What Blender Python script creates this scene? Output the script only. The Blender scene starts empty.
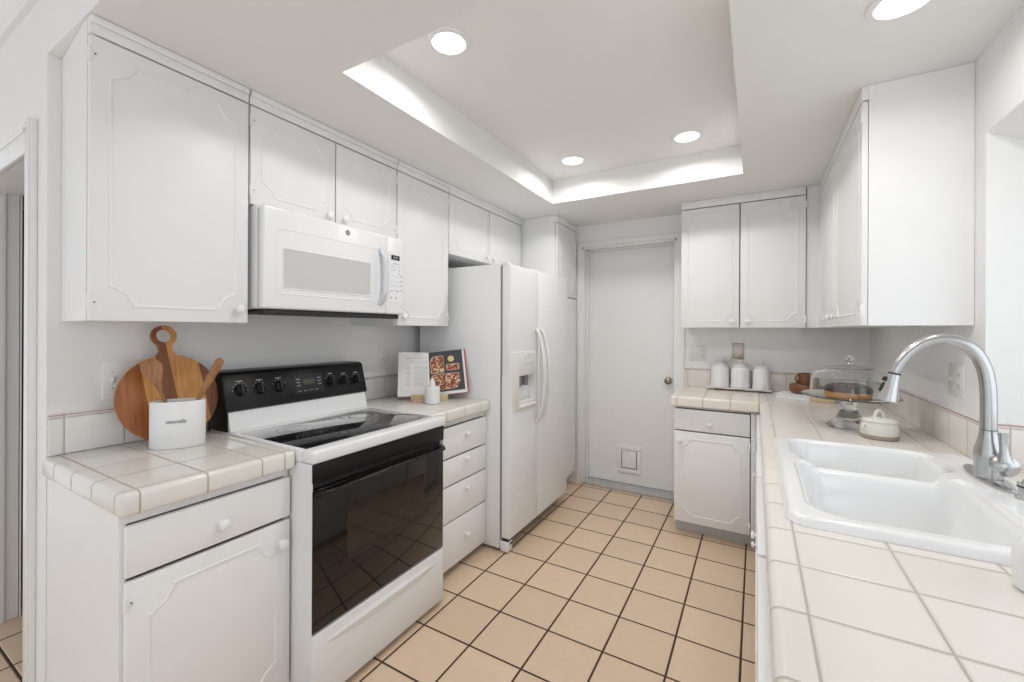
import bpy, bmesh, math, random
from mathutils import Vector, Matrix

random.seed(7)
S = bpy.context.scene
COL = S.collection
pi = math.pi
rad = math.radians

# ------------------------------------------------------------------ camera
CAM_H = 1.3593
FPX = 424.24
yaw, roll = rad(29.926), 0.00422
Fw = Vector((-math.sin(yaw), math.cos(yaw), 0))
Rt0 = Vector((math.cos(yaw), math.sin(yaw), 0))
Up0 = Vector((0, 0, 1))
Rt = Rt0 * math.cos(roll) + Up0 * math.sin(roll)
Up = -Rt0 * math.sin(roll) + Up0 * math.cos(roll)
cam_data = bpy.data.cameras.new('camera')
cam = bpy.data.objects.new('camera', cam_data)
COL.objects.link(cam)
cam_data.sensor_fit = 'HORIZONTAL'
cam_data.sensor_width = 36
cam_data.lens = FPX * 36 / 1024
cam_data.shift_y = -11.0 / 1024
cam_data.clip_start = 0.01
M4 = Matrix((Rt, Up, -Fw)).transposed().to_4x4()
M4.translation = Vector((0, 0, CAM_H))
cam.matrix_world = M4
S.camera = cam

# ------------------------------------------------------------------ world, exposure
W = bpy.data.worlds.new('daylight')
S.world = W
W.use_nodes = True
W.node_tree.nodes['Background'].inputs[0].default_value = (0.91, 0.955, 1.0, 1)
W.node_tree.nodes['Background'].inputs[1].default_value = 0.70
S.view_settings.view_transform = 'Standard'
S.view_settings.look = 'None'
S.view_settings.gamma = 1
S.view_settings.use_curve_mapping = False
S.view_settings.exposure = 0.47


def area(name, loc, rot, sx, sy, power, col=(1, 1, 1), shape='RECTANGLE'):
    l = bpy.data.lights.new(name, 'AREA')
    l.shape = shape
    l.size = sx
    if shape in ('RECTANGLE', 'ELLIPSE'):
        l.size_y = sy
    l.energy = power
    l.color = col
    o = bpy.data.objects.new(name, l)
    o.location = loc
    o.rotation_euler = rot
    COL.objects.link(o)
    return o


# soft daylight-coloured fill light added behind the camera; no window stands there
area('fill_behind', (-0.6, -2.9, 1.25), (rad(90), 0, 0), 3.4, 2.2, 5, (0.87, 0.935, 1.0))
# added fill, right of and behind the camera, brightening the left cabinet fronts
area('fill_side', (0.60, -1.15, 1.30), (rad(90), 0, rad(58)), 1.6, 1.7, 10, (0.87, 0.935, 1.0))
# daylight falling through the garden window above the sink
area('daylight_window', (1.06, 1.0, 1.50), (rad(90), 0, rad(90)), 1.5, 0.95, 3.6, (0.87, 0.935, 1.0))


# ------------------------------------------------------------------ materials
def new_mat(name):
    m = bpy.data.materials.new(name)
    m.use_nodes = True
    nt = m.node_tree
    b = nt.nodes['Principled BSDF']
    return m, nt, b


def math_n(nt, op, a, b=None, c=None):
    n = nt.nodes.new('ShaderNodeMath')
    n.operation = op
    for i, v in enumerate((a, b, c)):
        if v is None:
            continue
        if isinstance(v, (int, float)):
            n.inputs[i].default_value = v
        else:
            nt.links.new(v, n.inputs[i])
    return n.outputs[0]


def coords(nt):
    t = nt.nodes.new('ShaderNodeTexCoord')
    return t.outputs['Object']


def geo_pos(nt):
    return nt.nodes.new('ShaderNodeNewGeometry').outputs['Position']


def noise(nt, vec, scale, detail=3, rough=0.5):
    n = nt.nodes.new('ShaderNodeTexNoise')
    n.inputs['Scale'].default_value = scale
    n.inputs['Detail'].default_value = detail
    n.inputs['Roughness'].default_value = rough
    nt.links.new(vec, n.inputs['Vector'])
    return n.outputs['Fac']


def mixc(nt, fac, a, b):
    n = nt.nodes.new('ShaderNodeMix')
    n.data_type = 'RGBA'
    if isinstance(fac, (int, float)):
        n.inputs[0].default_value = fac
    else:
        nt.links.new(fac, n.inputs[0])
    for sock, v in ((n.inputs[6], a), (n.inputs[7], b)):
        if isinstance(v, tuple):
            sock.default_value = (*v, 1) if len(v) == 3 else v
        else:
            nt.links.new(v, sock)
    return n.outputs[2]


def bump(nt, b, h, strength, dist=0.002):
    n = nt.nodes.new('ShaderNodeBump')
    n.inputs['Strength'].default_value = strength
    n.inputs['Distance'].default_value = dist
    nt.links.new(h, n.inputs['Height'])
    nt.links.new(n.outputs[0], b.inputs['Normal'])


def plain(name, col, rough=0.5, metal=0.0, var=0.03, nscale=9, bstr=0.0, bscale=60, coat=0.0, spec=0.5):
    m, nt, b = new_mat(name)
    c = geo_pos(nt)
    f = noise(nt, c, nscale)
    lo = tuple(max(0, x * (1 - var)) for x in col)
    hi = tuple(min(1, x * (1 + var)) for x in col)
    nt.links.new(mixc(nt, f, lo, hi), b.inputs['Base Color'])
    b.inputs['Roughness'].default_value = rough
    b.inputs['Metallic'].default_value = metal
    b.inputs['Specular IOR Level'].default_value = spec
    if coat:
        b.inputs['Coat Weight'].default_value = coat
        b.inputs['Coat Roughness'].default_value = 0.03
    if bstr:
        bump(nt, b, noise(nt, c, bscale, 4), bstr)
    return m


def tile_mat(name, lines, tile, grout, gw, rough=0.3, var=0.04, bev=0.004, bstr=0.5, liner=None, mottled=0.0, spec=0.5, extra=()):
    """lines: {axis: (origin, pitch)}; grout where any axis coordinate sits on a line"""
    m, nt, b = new_mat(name)
    p = geo_pos(nt)
    sep = nt.nodes.new('ShaderNodeSeparateXYZ')
    nt.links.new(p, sep.inputs[0])
    d = None
    cell = {}
    for ax, (o, pt) in lines.items():
        c = sep.outputs['XYZ'.index(ax)]
        q = math_n(nt, 'DIVIDE', math_n(nt, 'SUBTRACT', c, o), pt)
        cell[ax] = math_n(nt, 'FLOOR', q)
        fr = math_n(nt, 'FRACT', math_n(nt, 'ADD', q, 0.5))
        di = math_n(nt, 'MULTIPLY', math_n(nt, 'ABSOLUTE', math_n(nt, 'SUBTRACT', fr, 0.5)), pt)
        d = di if d is None else math_n(nt, 'MINIMUM', d, di)
    for ax, pos in extra:
        di = math_n(nt, 'ABSOLUTE', math_n(nt, 'SUBTRACT', sep.outputs['XYZ'.index(ax)], pos))
        d = math_n(nt, 'MINIMUM', d, di)
    mr = nt.nodes.new('ShaderNodeMapRange')
    mr.inputs['From Min'].default_value = gw * 0.5 - 0.0005
    mr.inputs['From Max'].default_value = gw * 0.5 + 0.0008
    nt.links.new(d, mr.inputs['Value'])
    cmb = nt.nodes.new('ShaderNodeCombineXYZ')
    for i, ax in enumerate('XYZ'):
        if ax in cell:
            nt.links.new(cell[ax], cmb.inputs[i])
    wn = nt.nodes.new('ShaderNodeTexWhiteNoise')
    nt.links.new(cmb.outputs[0], wn.inputs['Vector'])
    lo = tuple(x * (1 - var) for x in tile)
    hi = tuple(min(1, x * (1 + var)) for x in tile)
    tc = mixc(nt, wn.outputs['Value'], lo, hi)
    if mottled:
        mo = noise(nt, p, 14, 5, 0.6)
        tc = mixc(nt, math_n(nt, 'MULTIPLY', mo, mottled), tc, tuple(x * 0.72 for x in tile))
    if liner:
        z0, z1, lc = liner
        z = sep.outputs[2]
        inb = math_n(nt, 'MULTIPLY', math_n(nt, 'GREATER_THAN', z, z0), math_n(nt, 'LESS_THAN', z, z1))
        tc = mixc(nt, inb, tc, lc)
    nt.links.new(mixc(nt, mr.outputs[0], grout, tc), b.inputs['Base Color'])
    rr = nt.nodes.new('ShaderNodeMapRange')
    rr.inputs['To Min'].default_value = 0.9
    rr.inputs['To Max'].default_value = rough
    nt.links.new(mr.outputs[0], rr.inputs['Value'])
    nt.links.new(rr.outputs[0], b.inputs['Roughness'])
    b.inputs['Specular IOR Level'].default_value = spec
    hb = nt.nodes.new('ShaderNodeMapRange')
    hb.interpolation_type = 'SMOOTHSTEP'
    hb.inputs['From Min'].default_value = gw * 0.3
    hb.inputs['From Max'].default_value = gw * 0.5 + bev
    nt.links.new(d, hb.inputs['Value'])
    bump(nt, b, hb.outputs[0], bstr, 0.003)
    return m


WHITE = (0.80, 0.795, 0.785)
m_cab = plain('cabinet_paint', (0.89, 0.89, 0.89), 0.40, var=0.015, bstr=0.04, bscale=40)
m_mold = m_cab
m_wall = plain('wall_paint', (0.905, 0.90, 0.895), 0.55, var=0.015, bstr=0.08, bscale=90)
m_ceil = plain('ceiling_paint', (0.885, 0.88, 0.875), 0.8, var=0.01, bstr=0.05, bscale=120)
m_trim = plain('trim_gloss_paint', (0.89, 0.89, 0.885), 0.25, var=0.01)
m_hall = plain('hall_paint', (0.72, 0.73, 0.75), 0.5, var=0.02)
m_gap = plain('shadow_gap_black', (0.02, 0.02, 0.02), 0.8)
m_appl = plain('appliance_enamel', (0.86, 0.87, 0.88), 0.22, var=0.01)
m_fridge = plain('fridge_textured_enamel', (0.86, 0.87, 0.88), 0.35, var=0.01, bstr=0.25, bscale=420)
m_plas = plain('ivory_plastic', (0.80, 0.79, 0.76), 0.35, var=0.01)
m_gask = plain('grey_gasket', (0.25, 0.25, 0.25), 0.7)
m_blk = plain('black_enamel', (0.008, 0.008, 0.009), 0.30, var=0.1, spec=0.25)
m_blkm = plain('black_matte_plastic', (0.018, 0.018, 0.02), 0.45, var=0.1)
m_glassblk = plain('black_glass', (0.006, 0.006, 0.007), 0.04, var=0.0, coat=0.6)
m_cook = plain('cooktop_glass', (0.012, 0.012, 0.014), 0.07, var=0.1, coat=0.8, nscale=400)
m_burner = plain('burner_print_grey', (0.016, 0.016, 0.018), 0.15)
m_oven = plain('oven_glass_brown_black', (0.008, 0.006, 0.005), 0.05, var=0.0, coat=0.15, spec=0.4)
m_ovenwin = plain('oven_window_glass', (0.020, 0.015, 0.012), 0.06, var=0.1, coat=0.15, spec=0.4)
m_print = plain('printed_light_marks', (0.62, 0.62, 0.62), 0.5)
m_disp = plain('display_olive', (0.10, 0.095, 0.07), 0.2)
m_dispw = plain('display_black', (0.015, 0.015, 0.015), 0.2)
m_key = plain('keypad_grey', (0.42, 0.43, 0.44), 0.5)
m_steel = plain('brushed_steel', (0.50, 0.50, 0.50), 0.27, metal=1.0, var=0.05, nscale=30)
m_steeld = plain('dark_steel', (0.25, 0.25, 0.25), 0.35, metal=1.0)
m_bronze = plain('aged_bronze_knob', (0.32, 0.25, 0.20), 0.3, metal=1.0, var=0.1)
m_sink = plain('sink_porcelain', (0.86, 0.865, 0.87), 0.12, var=0.005, coat=0.3)
m_ceramic = plain('white_ceramic', (0.84, 0.84, 0.84), 0.25, var=0.01)
m_cream = plain('cream_ceramic', (0.78, 0.76, 0.70), 0.3, var=0.03)
m_brownc = plain('brown_stoneware', (0.19, 0.075, 0.035), 0.4, var=0.15)
m_bowlb = plain('taupe_glaze_foot', (0.36, 0.30, 0.24), 0.5, var=0.1)
m_paper = plain('book_paper', (0.82, 0.82, 0.81), 0.7, var=0.02)
m_pages = plain('page_edges', (0.55, 0.54, 0.52), 0.8, var=0.2, nscale=300)
m_text = plain('page_print_grey', (0.55, 0.55, 0.56), 0.8)
m_red = plain('red_book_cloth', (0.55, 0.16, 0.15), 0.6)
m_photo = plain('dark_page_print', (0.045, 0.05, 0.06), 0.5)
m_yel = plain('dip_bowl_yellow', (0.75, 0.62, 0.25), 0.5, var=0.3, nscale=200)
m_pinkc = plain('salmon_book_cover', (0.70, 0.42, 0.36), 0.6)
m_bamboo = plain('pale_bamboo', (0.66, 0.50, 0.30), 0.5, var=0.12, nscale=40)
m_cakeb = plain('cake_sponge_orange', (0.72, 0.34, 0.08), 0.8, var=0.25, nscale=70, bstr=0.5)
m_caket = plain('chocolate_glaze', (0.07, 0.025, 0.02), 0.3, var=0.3, nscale=50)
m_soot = plain('scuffed_sill', (0.50, 0.49, 0.47), 0.8, var=0.35, nscale=50)
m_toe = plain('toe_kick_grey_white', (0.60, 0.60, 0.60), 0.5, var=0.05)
m_dark = plain('dark_underside', (0.03, 0.03, 0.032), 0.6)
m_ltgrey = plain('grey_microwave_window', (0.60, 0.61, 0.61), 0.18, var=0.03, nscale=500)
m_mwh = plain('cool_grey_white_plastic', (0.66, 0.68, 0.72), 0.3, var=0.01)
m_logo = plain('emblem_grey', (0.18, 0.18, 0.19), 0.3)
m_mirror = plain('pewter_plate', (0.45, 0.40, 0.36), 0.35, metal=0.8, var=0.35, nscale=120)
m_slot = plain('outlet_slots', (0.08, 0.07, 0.07), 0.6)


def glass_mat(name, col=(0.97, 0.99, 0.98), rough=0.0):
    m, nt, b = new_mat(name)
    b.inputs['Base Color'].default_value = (*col, 1)
    b.inputs['Roughness'].default_value = rough
    b.inputs['Transmission Weight'].default_value = 1
    b.inputs['IOR'].default_value = 1.45
    return m


m_glass = glass_mat('clear_glass')


def emit_mat(name, col, st):
    m, nt, b = new_mat(name)
    b.inputs['Base Color'].default_value = (0.8, 0.8, 0.8, 1)
    b.inputs['Emission Color'].default_value = (*col, 1)
    b.inputs['Emission Strength'].default_value = st
    return m


m_lens = emit_mat('lamp_lens', (1.0, 0.98, 0.95), 3.0)

# floor: peach ceramic tiles, dark brown grout
TP = 0.254
m_floor = tile_mat('peach_floor_tiles', {'X': (-1.5744, TP), 'Y': (1.7485, TP)}, (0.80, 0.605, 0.44),
                   (0.070, 0.036, 0.022), 0.0085, rough=0.34, var=0.05, mottled=0.35, bstr=0.6)
TILE = (0.80, 0.765, 0.71)
GR = (0.48, 0.40, 0.32)
m_ctrL = tile_mat('cream_counter_tile_left', {'X': (-1.455, 0.162), 'Y': (0.487, 0.162)}, (0.80, 0.785, 0.735), GR, 0.0042, rough=0.18, var=0.02, extra=(('Y', 0.889),))
m_ctrR = tile_mat('cream_counter_tile_right', {'X': (0.071, 0.1613), 'Y': (0.632, 0.157)}, TILE, (0.50, 0.45, 0.39), 0.0042, rough=0.2, var=0.02)
m_ctrB = tile_mat('cream_counter_tile_back', {'X': (-0.454, 0.157), 'Y': (2.62, 0.40)}, (0.84, 0.775, 0.695), GR, 0.0042, rough=0.2, var=0.02)
LIN = (0.50, 0.36, 0.34)
m_splL = tile_mat('splash_tile_left', {'Y': (0.497, 0.162), 'Z': (0.902, 0.150)}, (0.83, 0.82, 0.80), (0.50, 0.47, 0.43), 0.004, rough=0.2, liner=(1.0585, 1.064, LIN))
m_splB = tile_mat('splash_tile_back', {'X': (-0.463, 0.162), 'Z': (0.902, 0.150)}, (0.85, 0.80, 0.75), (0.55, 0.46, 0.39), 0.004, rough=0.2, liner=(1.0585, 1.065, LIN))
m_splR = tile_mat('splash_tile_right', {'Y': (2.07, 0.160), 'Z': (0.902, 0.150)}, (0.86, 0.82, 0.77), (0.55, 0.48, 0.42), 0.0035, rough=0.2, liner=(1.0585, 1.065, LIN))
m_splJ = tile_mat('splash_tile_jamb', {'X': (0.70, 0.16), 'Z': (0.902, 0.150)}, (0.87, 0.85, 0.82), (0.55, 0.48, 0.42), 0.0035, rough=0.2, liner=(1.0585, 1.065, LIN))


def wood_stripes(name, axis, edges, cols, grain=(60, 60, 6)):
    m, nt, b = new_mat(name)
    c = coords(nt)
    sep = nt.nodes.new('ShaderNodeSeparateXYZ')
    nt.links.new(c, sep.inputs[0])
    s = math_n(nt, 'ADD', sep.outputs['XYZ'.index(axis)], math_n(nt, 'MULTIPLY', sep.outputs[2], 0.12))
    mr = nt.nodes.new('ShaderNodeMapRange')
    mr.inputs['From Min'].default_value = -0.2
    mr.inputs['From Max'].default_value = 0.2
    nt.links.new(s, mr.inputs['Value'])
    cr = nt.nodes.new('ShaderNodeValToRGB')
    cr.color_ramp.interpolation = 'CONSTANT'
    els = cr.color_ramp.elements
    els[0].position = 0
    els[0].color = (*cols[0], 1)
    els[1].position = edges[0]
    els[1].color = (*cols[1], 1)
    for e, k in zip(edges[1:], cols[2:]):
        el = els.new(e)
        el.color = (*k, 1)
    nt.links.new(mr.outputs[0], cr.inputs['Fac'])
    mp = nt.nodes.new('ShaderNodeMapping')
    mp.inputs['Scale'].default_value = grain
    nt.links.new(c, mp.inputs['Vector'])
    g = noise(nt, mp.outputs[0], 1.0, 6, 0.65)
    g2 = math_n(nt, 'MULTIPLY', math_n(nt, 'POWER', g, 1.6), 1.5)
    dk = mixc(nt, 1.0, cr.outputs[0], cr.outputs[0])
    mul = nt.nodes.new('ShaderNodeMix')
    mul.data_type = 'RGBA'
    mul.blend_type = 'MULTIPLY'
    nt.links.new(g2, mul.inputs[0])
    nt.links.new(dk, mul.inputs[6])
    mul.inputs[7].default_value = (0.42, 0.27, 0.17, 1)
    nt.links.new(mul.outputs[2], b.inputs['Base Color'])
    b.inputs['Roughness'].default_value = 0.42
    return m


m_board = wood_stripes('acacia_staves', 'Y', [0.19, 0.36, 0.50, 0.60, 0.655, 0.84],
                       [(0.48, 0.18, 0.055), (0.53, 0.20, 0.06), (0.88, 0.45, 0.13), (0.36, 0.14, 0.05), (0.95, 0.49, 0.17),
                        (0.88, 0.45, 0.13), (0.30, 0.12, 0.05)])
m_spoon = wood_stripes('spoon_olive_wood', 'Y', [0.5], [(0.50, 0.26, 0.11), (0.46, 0.23, 0.09)], (90, 90, 12))


def pizza_mat():
    m, nt, b = new_mat('printed_food_photo')
    c = coords(nt)
    v = nt.nodes.new('ShaderNodeTexVoronoi')
    v.inputs['Scale'].default_value = 110
    nt.links.new(c, v.inputs['Vector'])
    cr = nt.nodes.new('ShaderNodeValToRGB')
    cr.color_ramp.interpolation = 'CONSTANT'
    e = cr.color_ramp.elements
    e[0].color = (0.30, 0.075, 0.04, 1)
    e[1].position = 0.35
    e[1].color = (0.55, 0.24, 0.12, 1)
    for p_, k in ((0.58, (0.80, 0.60, 0.40, 1)), (0.8, (0.16, 0.05, 0.03, 1))):
        x = e.new(p_)
        x.color = k
    sp = nt.nodes.new('ShaderNodeSeparateColor')
    nt.links.new(v.outputs['Color'], sp.inputs[0])
    nt.links.new(sp.outputs[0], cr.inputs['Fac'])
    nt.links.new(cr.outputs[0], b.inputs['Base Color'])
    b.inputs['Roughness'].default_value = 0.5
    return m


m_pizza = pizza_mat()
m_crust = plain('printed_crust', (0.72, 0.50, 0.36), 0.6, var=0.15, nscale=90)


# ------------------------------------------------------------------ mesh helpers
class MB:
    def __init__(self):
        self.bm = bmesh.new()

    def _merge(self, t):
        me = bpy.data.meshes.new('tmp')
        t.to_mesh(me)
        t.free()
        self.bm.from_mesh(me)
        bpy.data.meshes.remove(me)
        return self

    def box(self, x0, x1, y0, y1, z0, z1, bev=0.0, seg=2, rot=None):
        t = bmesh.new()
        a, b = sorted((x0, x1)), sorted((y0, y1))
        c = sorted((z0, z1))
        bmesh.ops.create_cube(t, size=1)
        for v in t.verts:
            v.co = Vector((a[0] + (v.co.x + .5) * (a[1] - a[0]), b[0] + (v.co.y + .5) * (b[1] - b[0]), c[0] + (v.co.z + .5) * (c[1] - c[0])))
        if bev:
            bv = min(bev, 0.49 * min(a[1] - a[0], b[1] - b[0], c[1] - c[0]))
            bmesh.ops.bevel(t, geom=t.edges[:], offset=bv, segments=seg, profile=0.5, affect='EDGES')
        if rot is not None:
            bmesh.ops.transform(t, matrix=rot, verts=t.verts)
        return self._merge(t)

    def prism(self, pts, fn, h0, h1, bev=0.0, seg=2):
        """polygon pts (a,b) extruded from h0 to h1; fn(a,b,h)->xyz"""
        t = bmesh.new()
        lo = [t.verts.new(fn(a, b, h0)) for a, b in pts]
        hi = [t.verts.new(fn(a, b, h1)) for a, b in pts]
        f0 = t.faces.new(lo)
        f1 = t.faces.new(hi)
        n = len(pts)
        for i in range(n):
            t.faces.new((lo[i], lo[(i + 1) % n], hi[(i + 1) % n], hi[i]))
        bmesh.ops.recalc_face_normals(t, faces=t.faces)
        if bev:
            es = list(f0.edges) + list(f1.edges)
            bmesh.ops.bevel(t, geom=es, offset=bev, segments=seg, profile=0.5, affect='EDGES')
        return self._merge(t)

    def lathe(self, prof, c=(0, 0, 0), n=32, axis=(0, 0, 1), sx=1.0, sy=1.0, rib=None):
        t = bmesh.new()
        q = Vector((0, 0, 1)).rotation_difference(Vector(axis).normalized())
        c = Vector(c)
        rings = []
        for r, z in prof:
            if r < 1e-6:
                rings.append([t.verts.new(c + q @ Vector((0, 0, z)))])
            else:
                rg = []
                for i in range(n):
                    a = 2 * pi * i / n
                    rr = r * (1 + (rib(a, z) if rib else 0))
                    rg.append(t.verts.new(c + q @ Vector((rr * math.cos(a) * sx, rr * math.sin(a) * sy, z))))
                rings.append(rg)
        for A, B in zip(rings, rings[1:]):
            for i in range(n):
                j = (i + 1) % n
                if len(A) == 1 and len(B) == 1:
                    continue
                if len(A) == 1:
                    t.faces.new((A[0], B[i], B[j]))
                elif len(B) == 1:
                    t.faces.new((A[i], B[0], A[j]))
                else:
                    t.faces.new((A[i], B[i], B[j], A[j]))
        if len(rings[0]) > 1:
            t.faces.new(rings[0])
        if len(rings[-1]) > 1:
            t.faces.new(rings[-1])
        bmesh.ops.recalc_face_normals(t, faces=t.faces)
        return self._merge(t)

    def tube(self, pts, rads, n=14, flat=(1, 1), caps=True):
        t = bmesh.new()
        pts = [Vector(p) for p in pts]
        if isinstance(rads, (int, float)):
            rads = [rads] * len(pts)
        tang = []
        for i in range(len(pts)):
            a = pts[max(0, i - 1)]
            b = pts[min(len(pts) - 1, i + 1)]
            tang.append((b - a).normalized())
        ref = Vector((0, 0, 1)) if abs(tang[0].z) < .9 else Vector((0, 1, 0))
        u = tang[0].cross(ref).normalized()
        rings = []
        for i, p in enumerate(pts):
            if i:
                u = tang[i - 1].rotation_difference(tang[i]) @ u
            v = tang[i].cross(u).normalized()
            rings.append([t.verts.new(p + (u * math.cos(2 * pi * k / n) * flat[0] + v * math.sin(2 * pi * k / n) * flat[1]) * rads[i]) for k in range(n)])
        for A, B in zip(rings, rings[1:]):
            for k in range(n):
                t.faces.new((A[k], A[(k + 1) % n], B[(k + 1) % n], B[k]))
        if caps:
            t.faces.new(rings[0])
            t.faces.new(rings[-1])
        bmesh.ops.recalc_face_normals(t, faces=t.faces)
        return self._merge(t)

    def sweep_closed(self, path, width, h, fn):
        """raised bead along a closed 2D path; fn(a,b,w)->xyz"""
        t = bmesh.new()
        n = len(path)
        nor = []
        for i in range(n):
            p0, p1, p2 = Vector(path[i - 1]), Vector(path[i]), Vector(path[(i + 1) % n])
            d0, d1 = (p1 - p0).normalized(), (p2 - p1).normalized()
            n0, n1 = Vector((-d0.y, d0.x)), Vector((-d1.y, d1.x))
            m = (n0 + n1)
            m = m.normalized() if m.length > 1e-6 else n0
            k = 1 / max(0.5, m.dot(n0))
            nor.append(m * k)
        prof = [(-.5, 0), (-.32, .75), (0, 1), (.32, .75), (.5, 0)]
        rows = []
        for i in range(n):
            rows.append([t.verts.new(fn(path[i][0] + nor[i].x * width * a, path[i][1] + nor[i].y * width * a, h * w)) for a, w in prof])
        for i in range(n):
            A, B = rows[i], rows[(i + 1) % n]
            for k in range(len(prof) - 1):
                t.faces.new((A[k], A[k + 1], B[k + 1], B[k]))
        bmesh.ops.recalc_face_normals(t, faces=t.faces)
        return self._merge(t)


def root_of(o):
    while o.parent is not None:
        o = o.parent
    return o


def build(name, mb, mat, parent=None, local=False, origin=None, smooth=True, ang=38):
    bm = mb.bm
    if parent is not None and not local:
        off = root_of(parent).get('_o', (0, 0, 0))
        off = Vector(off)
    elif origin is not None:
        off = Vector(origin)
    else:
        off = Vector((0, 0, 0))
    bmesh.ops.translate(bm, verts=bm.verts, vec=-off)
    if smooth:
        for f in bm.faces:
            f.smooth = True
        for e in bm.edges:
            if len(e.link_faces) == 2:
                e.smooth = e.calc_face_angle(0) < rad(ang)
            else:
                e.smooth = False
    me = bpy.data.meshes.new(name)
    bm.to_mesh(me)
    bm.free()
    me.materials.append(mat)
    o = bpy.data.objects.new(name, me)
    COL.objects.link(o)
    if parent is not None:
        o.parent = parent
    elif origin is not None:
        o.location = off
    return o


ROOTS = []


def thing(name, label, cat, loc, group=None, rotz=0.0):
    o = bpy.data.objects.new(name, None)
    o.empty_display_size = 0.05
    COL.objects.link(o)
    o.location = loc
    o.rotation_euler = (0, 0, rotz)
    o['_o'] = list(loc)
    o['label'] = label
    o['category'] = cat
    if group:
        o['group'] = group
    ROOTS.append(o)
    return o


def tag(o, label, cat, group=None):
    o['label'] = label
    o['category'] = cat
    if group:
        o['group'] = group
    return o


def struct(name, mb, mat, smooth=False):
    o = build(name, mb, mat, smooth=smooth)
    o['kind'] = 'structure'
    return o


def text_part(name, body, size, mat, parent, loc, rot, depth=0.0006, local=False):
    c = bpy.data.curves.new('txt', 'FONT')
    c.body = body
    c.size = size
    c.extrude = depth
    c.align_x = 'CENTER'
    c.align_y = 'CENTER'
    to = bpy.data.objects.new('txt', c)
    COL.objects.link(to)
    dg = bpy.context.evaluated_depsgraph_get()
    me = bpy.data.meshes.new_from_object(to.evaluated_get(dg))
    bpy.data.objects.remove(to)
    o = bpy.data.objects.new(name, me)
    me.materials.clear()
    me.materials.append(mat)
    COL.objects.link(o)
    o.parent = parent
    off = Vector((0, 0, 0)) if local else Vector(root_of(parent).get('_o', (0, 0, 0)))
    me.transform(Matrix.Translation(Vector(loc) - off) @ rot.to_4x4())
    return o


# frames: u along the face, v up, w out of the face
def FrL(x):   # faces +x
    return lambda u, v, w: Vector((x + w, u, v))


def FrR(x):   # faces -x
    return lambda u, v, w: Vector((x - w, u, v))


def FrB(y):   # faces -y
    return lambda u, v, w: Vector((u, y - w, v))


def fbox(m, fr, u0, u1, v0, v1, w0, w1, bev=0.0, seg=2):
    a, b = fr(u0, v0, w0), fr(u1, v1, w1)
    return m.box(a.x, b.x, a.y, b.y, a.z, b.z, bev, seg)


def provincial(u0, u1, v0, v1, inset, c):
    """rectangle with stepped concave corners"""
    U0, U1, V0, V1 = u0 + inset, u1 - inset, v0 + inset, v1 - inset
    s = c * 0.16
    pts = []

    def corner(cu, cv, su, sv, first):
        # su,sv point toward the panel centre
        r = c - s
        arc = []
        for k in range(7):
            a = (pi / 2) * k / 6
            arc.append((cu + su * (s * 0.4 + r * math.cos(a)), cv + sv * (s * 0.4 + r * math.sin(a))))
        # arc goes from the side touching the v-edge (a=0: u offset r) to the u-edge
        seq = [(cu + su * c, cv), (cu + su * c, cv + sv * s)] + arc[1:-1] + [(cu + su * s, cv + sv * c), (cu, cv + sv * c)]
        return seq if first == 'v' else seq[::-1]
    pts += corner(U1, V1, -1, -1, 'v')   # from top edge to right edge
    pts += corner(U1, V0, -1, 1, 'u')    # right edge to bottom edge
    pts += corner(U0, V0, 1, 1, 'v')
    pts += corner(U0, V1, 1, -1, 'u')
    return pts


def knob_mb(fr, u, v, w, s=1.0):
    m = MB()
    p = fr(u, v, w)
    ax = (fr(u, v, w + 1) - p)
    prof = [(0.009, 0), (0.0085, 0.003), (0.006, 0.006), (0.006, 0.012), (0.012, 0.015), (0.0165, 0.019), (0.0165, 0.023), (0.012, 0.027), (0, 0.0285)]
    m.lathe([(r * s, z * s) for r, z in prof], p, 20, ax)
    return m


def shell(m, fr, u0, u1, v0, v1, depth, t=0.016, t_top=None):
    """open-fronted carcass"""
    tt = t_top or t
    fbox(m, fr, u0, u0 + t, v0, v1, -depth, 0)
    fbox(m, fr, u1 - t, u1, v0, v1, -depth, 0)
    fbox(m, fr, u0 + t, u1 - t, v0, v0 + t, -depth, 0)
    fbox(m, fr, u0 + t, u1 - t, v1 - tt, v1, -depth, 0)
    fbox(m, fr, u0 + t, u1 - t, v0 + t, v1 - tt, -depth, -depth + 0.006)
    return m


def cab_door(root, fr, u0, u1, v0, v1, w0=0.001, th=0.02, knob=None, hinge=None, inset=0.050, c=0.052, mold=True, ks=1.0, kind='door'):
    m = MB()
    fbox(m, fr, u0, u1, v0, v1, w0, w0 + th, 0.003)
    d = build(kind, m, m_cab, root)
    if mold:
        m = MB()
        f2 = lambda a, b, w: fr(a, b, w0 + th - 0.0006 + w)
        m.sweep_closed(provincial(u0, u1, v0, v1, inset, c), 0.0105, 0.0042, f2)
        build('panel_molding', m, m_mold, d)
    if knob:
        build('knob', knob_mb(fr, knob[0], knob[1], w0 + th - 0.001, ks), m_cab, d)
    if hinge:
        hu, sgn = (u0, 1) if hinge == 'lo' else (u1, -1)
        for hv in (v0 + 0.055, v1 - 0.055):
            m = MB()
            fbox(m, fr, hu - 0.003, hu + 0.003, hv - 0.022, hv + 0.022, w0 + th * 0.4, w0 + th + 0.003, 0.001)
            fbox(m, fr, hu, hu + sgn * 0.016, hv - 0.010, hv + 0.010, w0 + th - 0.001, w0 + th + 0.0018, 0.0008)
            h = build('hinge', m, m_cab, d)
            m = MB()
            p = fr(hu + sgn * 0.011, hv, w0 + th + 0.0015)
            m.lathe([(0.0026, 0), (0.0026, 0.0009), (0, 0.001)], p, 8, fr(0, 0, 1) - fr(0, 0, 0))
            build('screw', m, m_slot, h)
    return d


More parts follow.
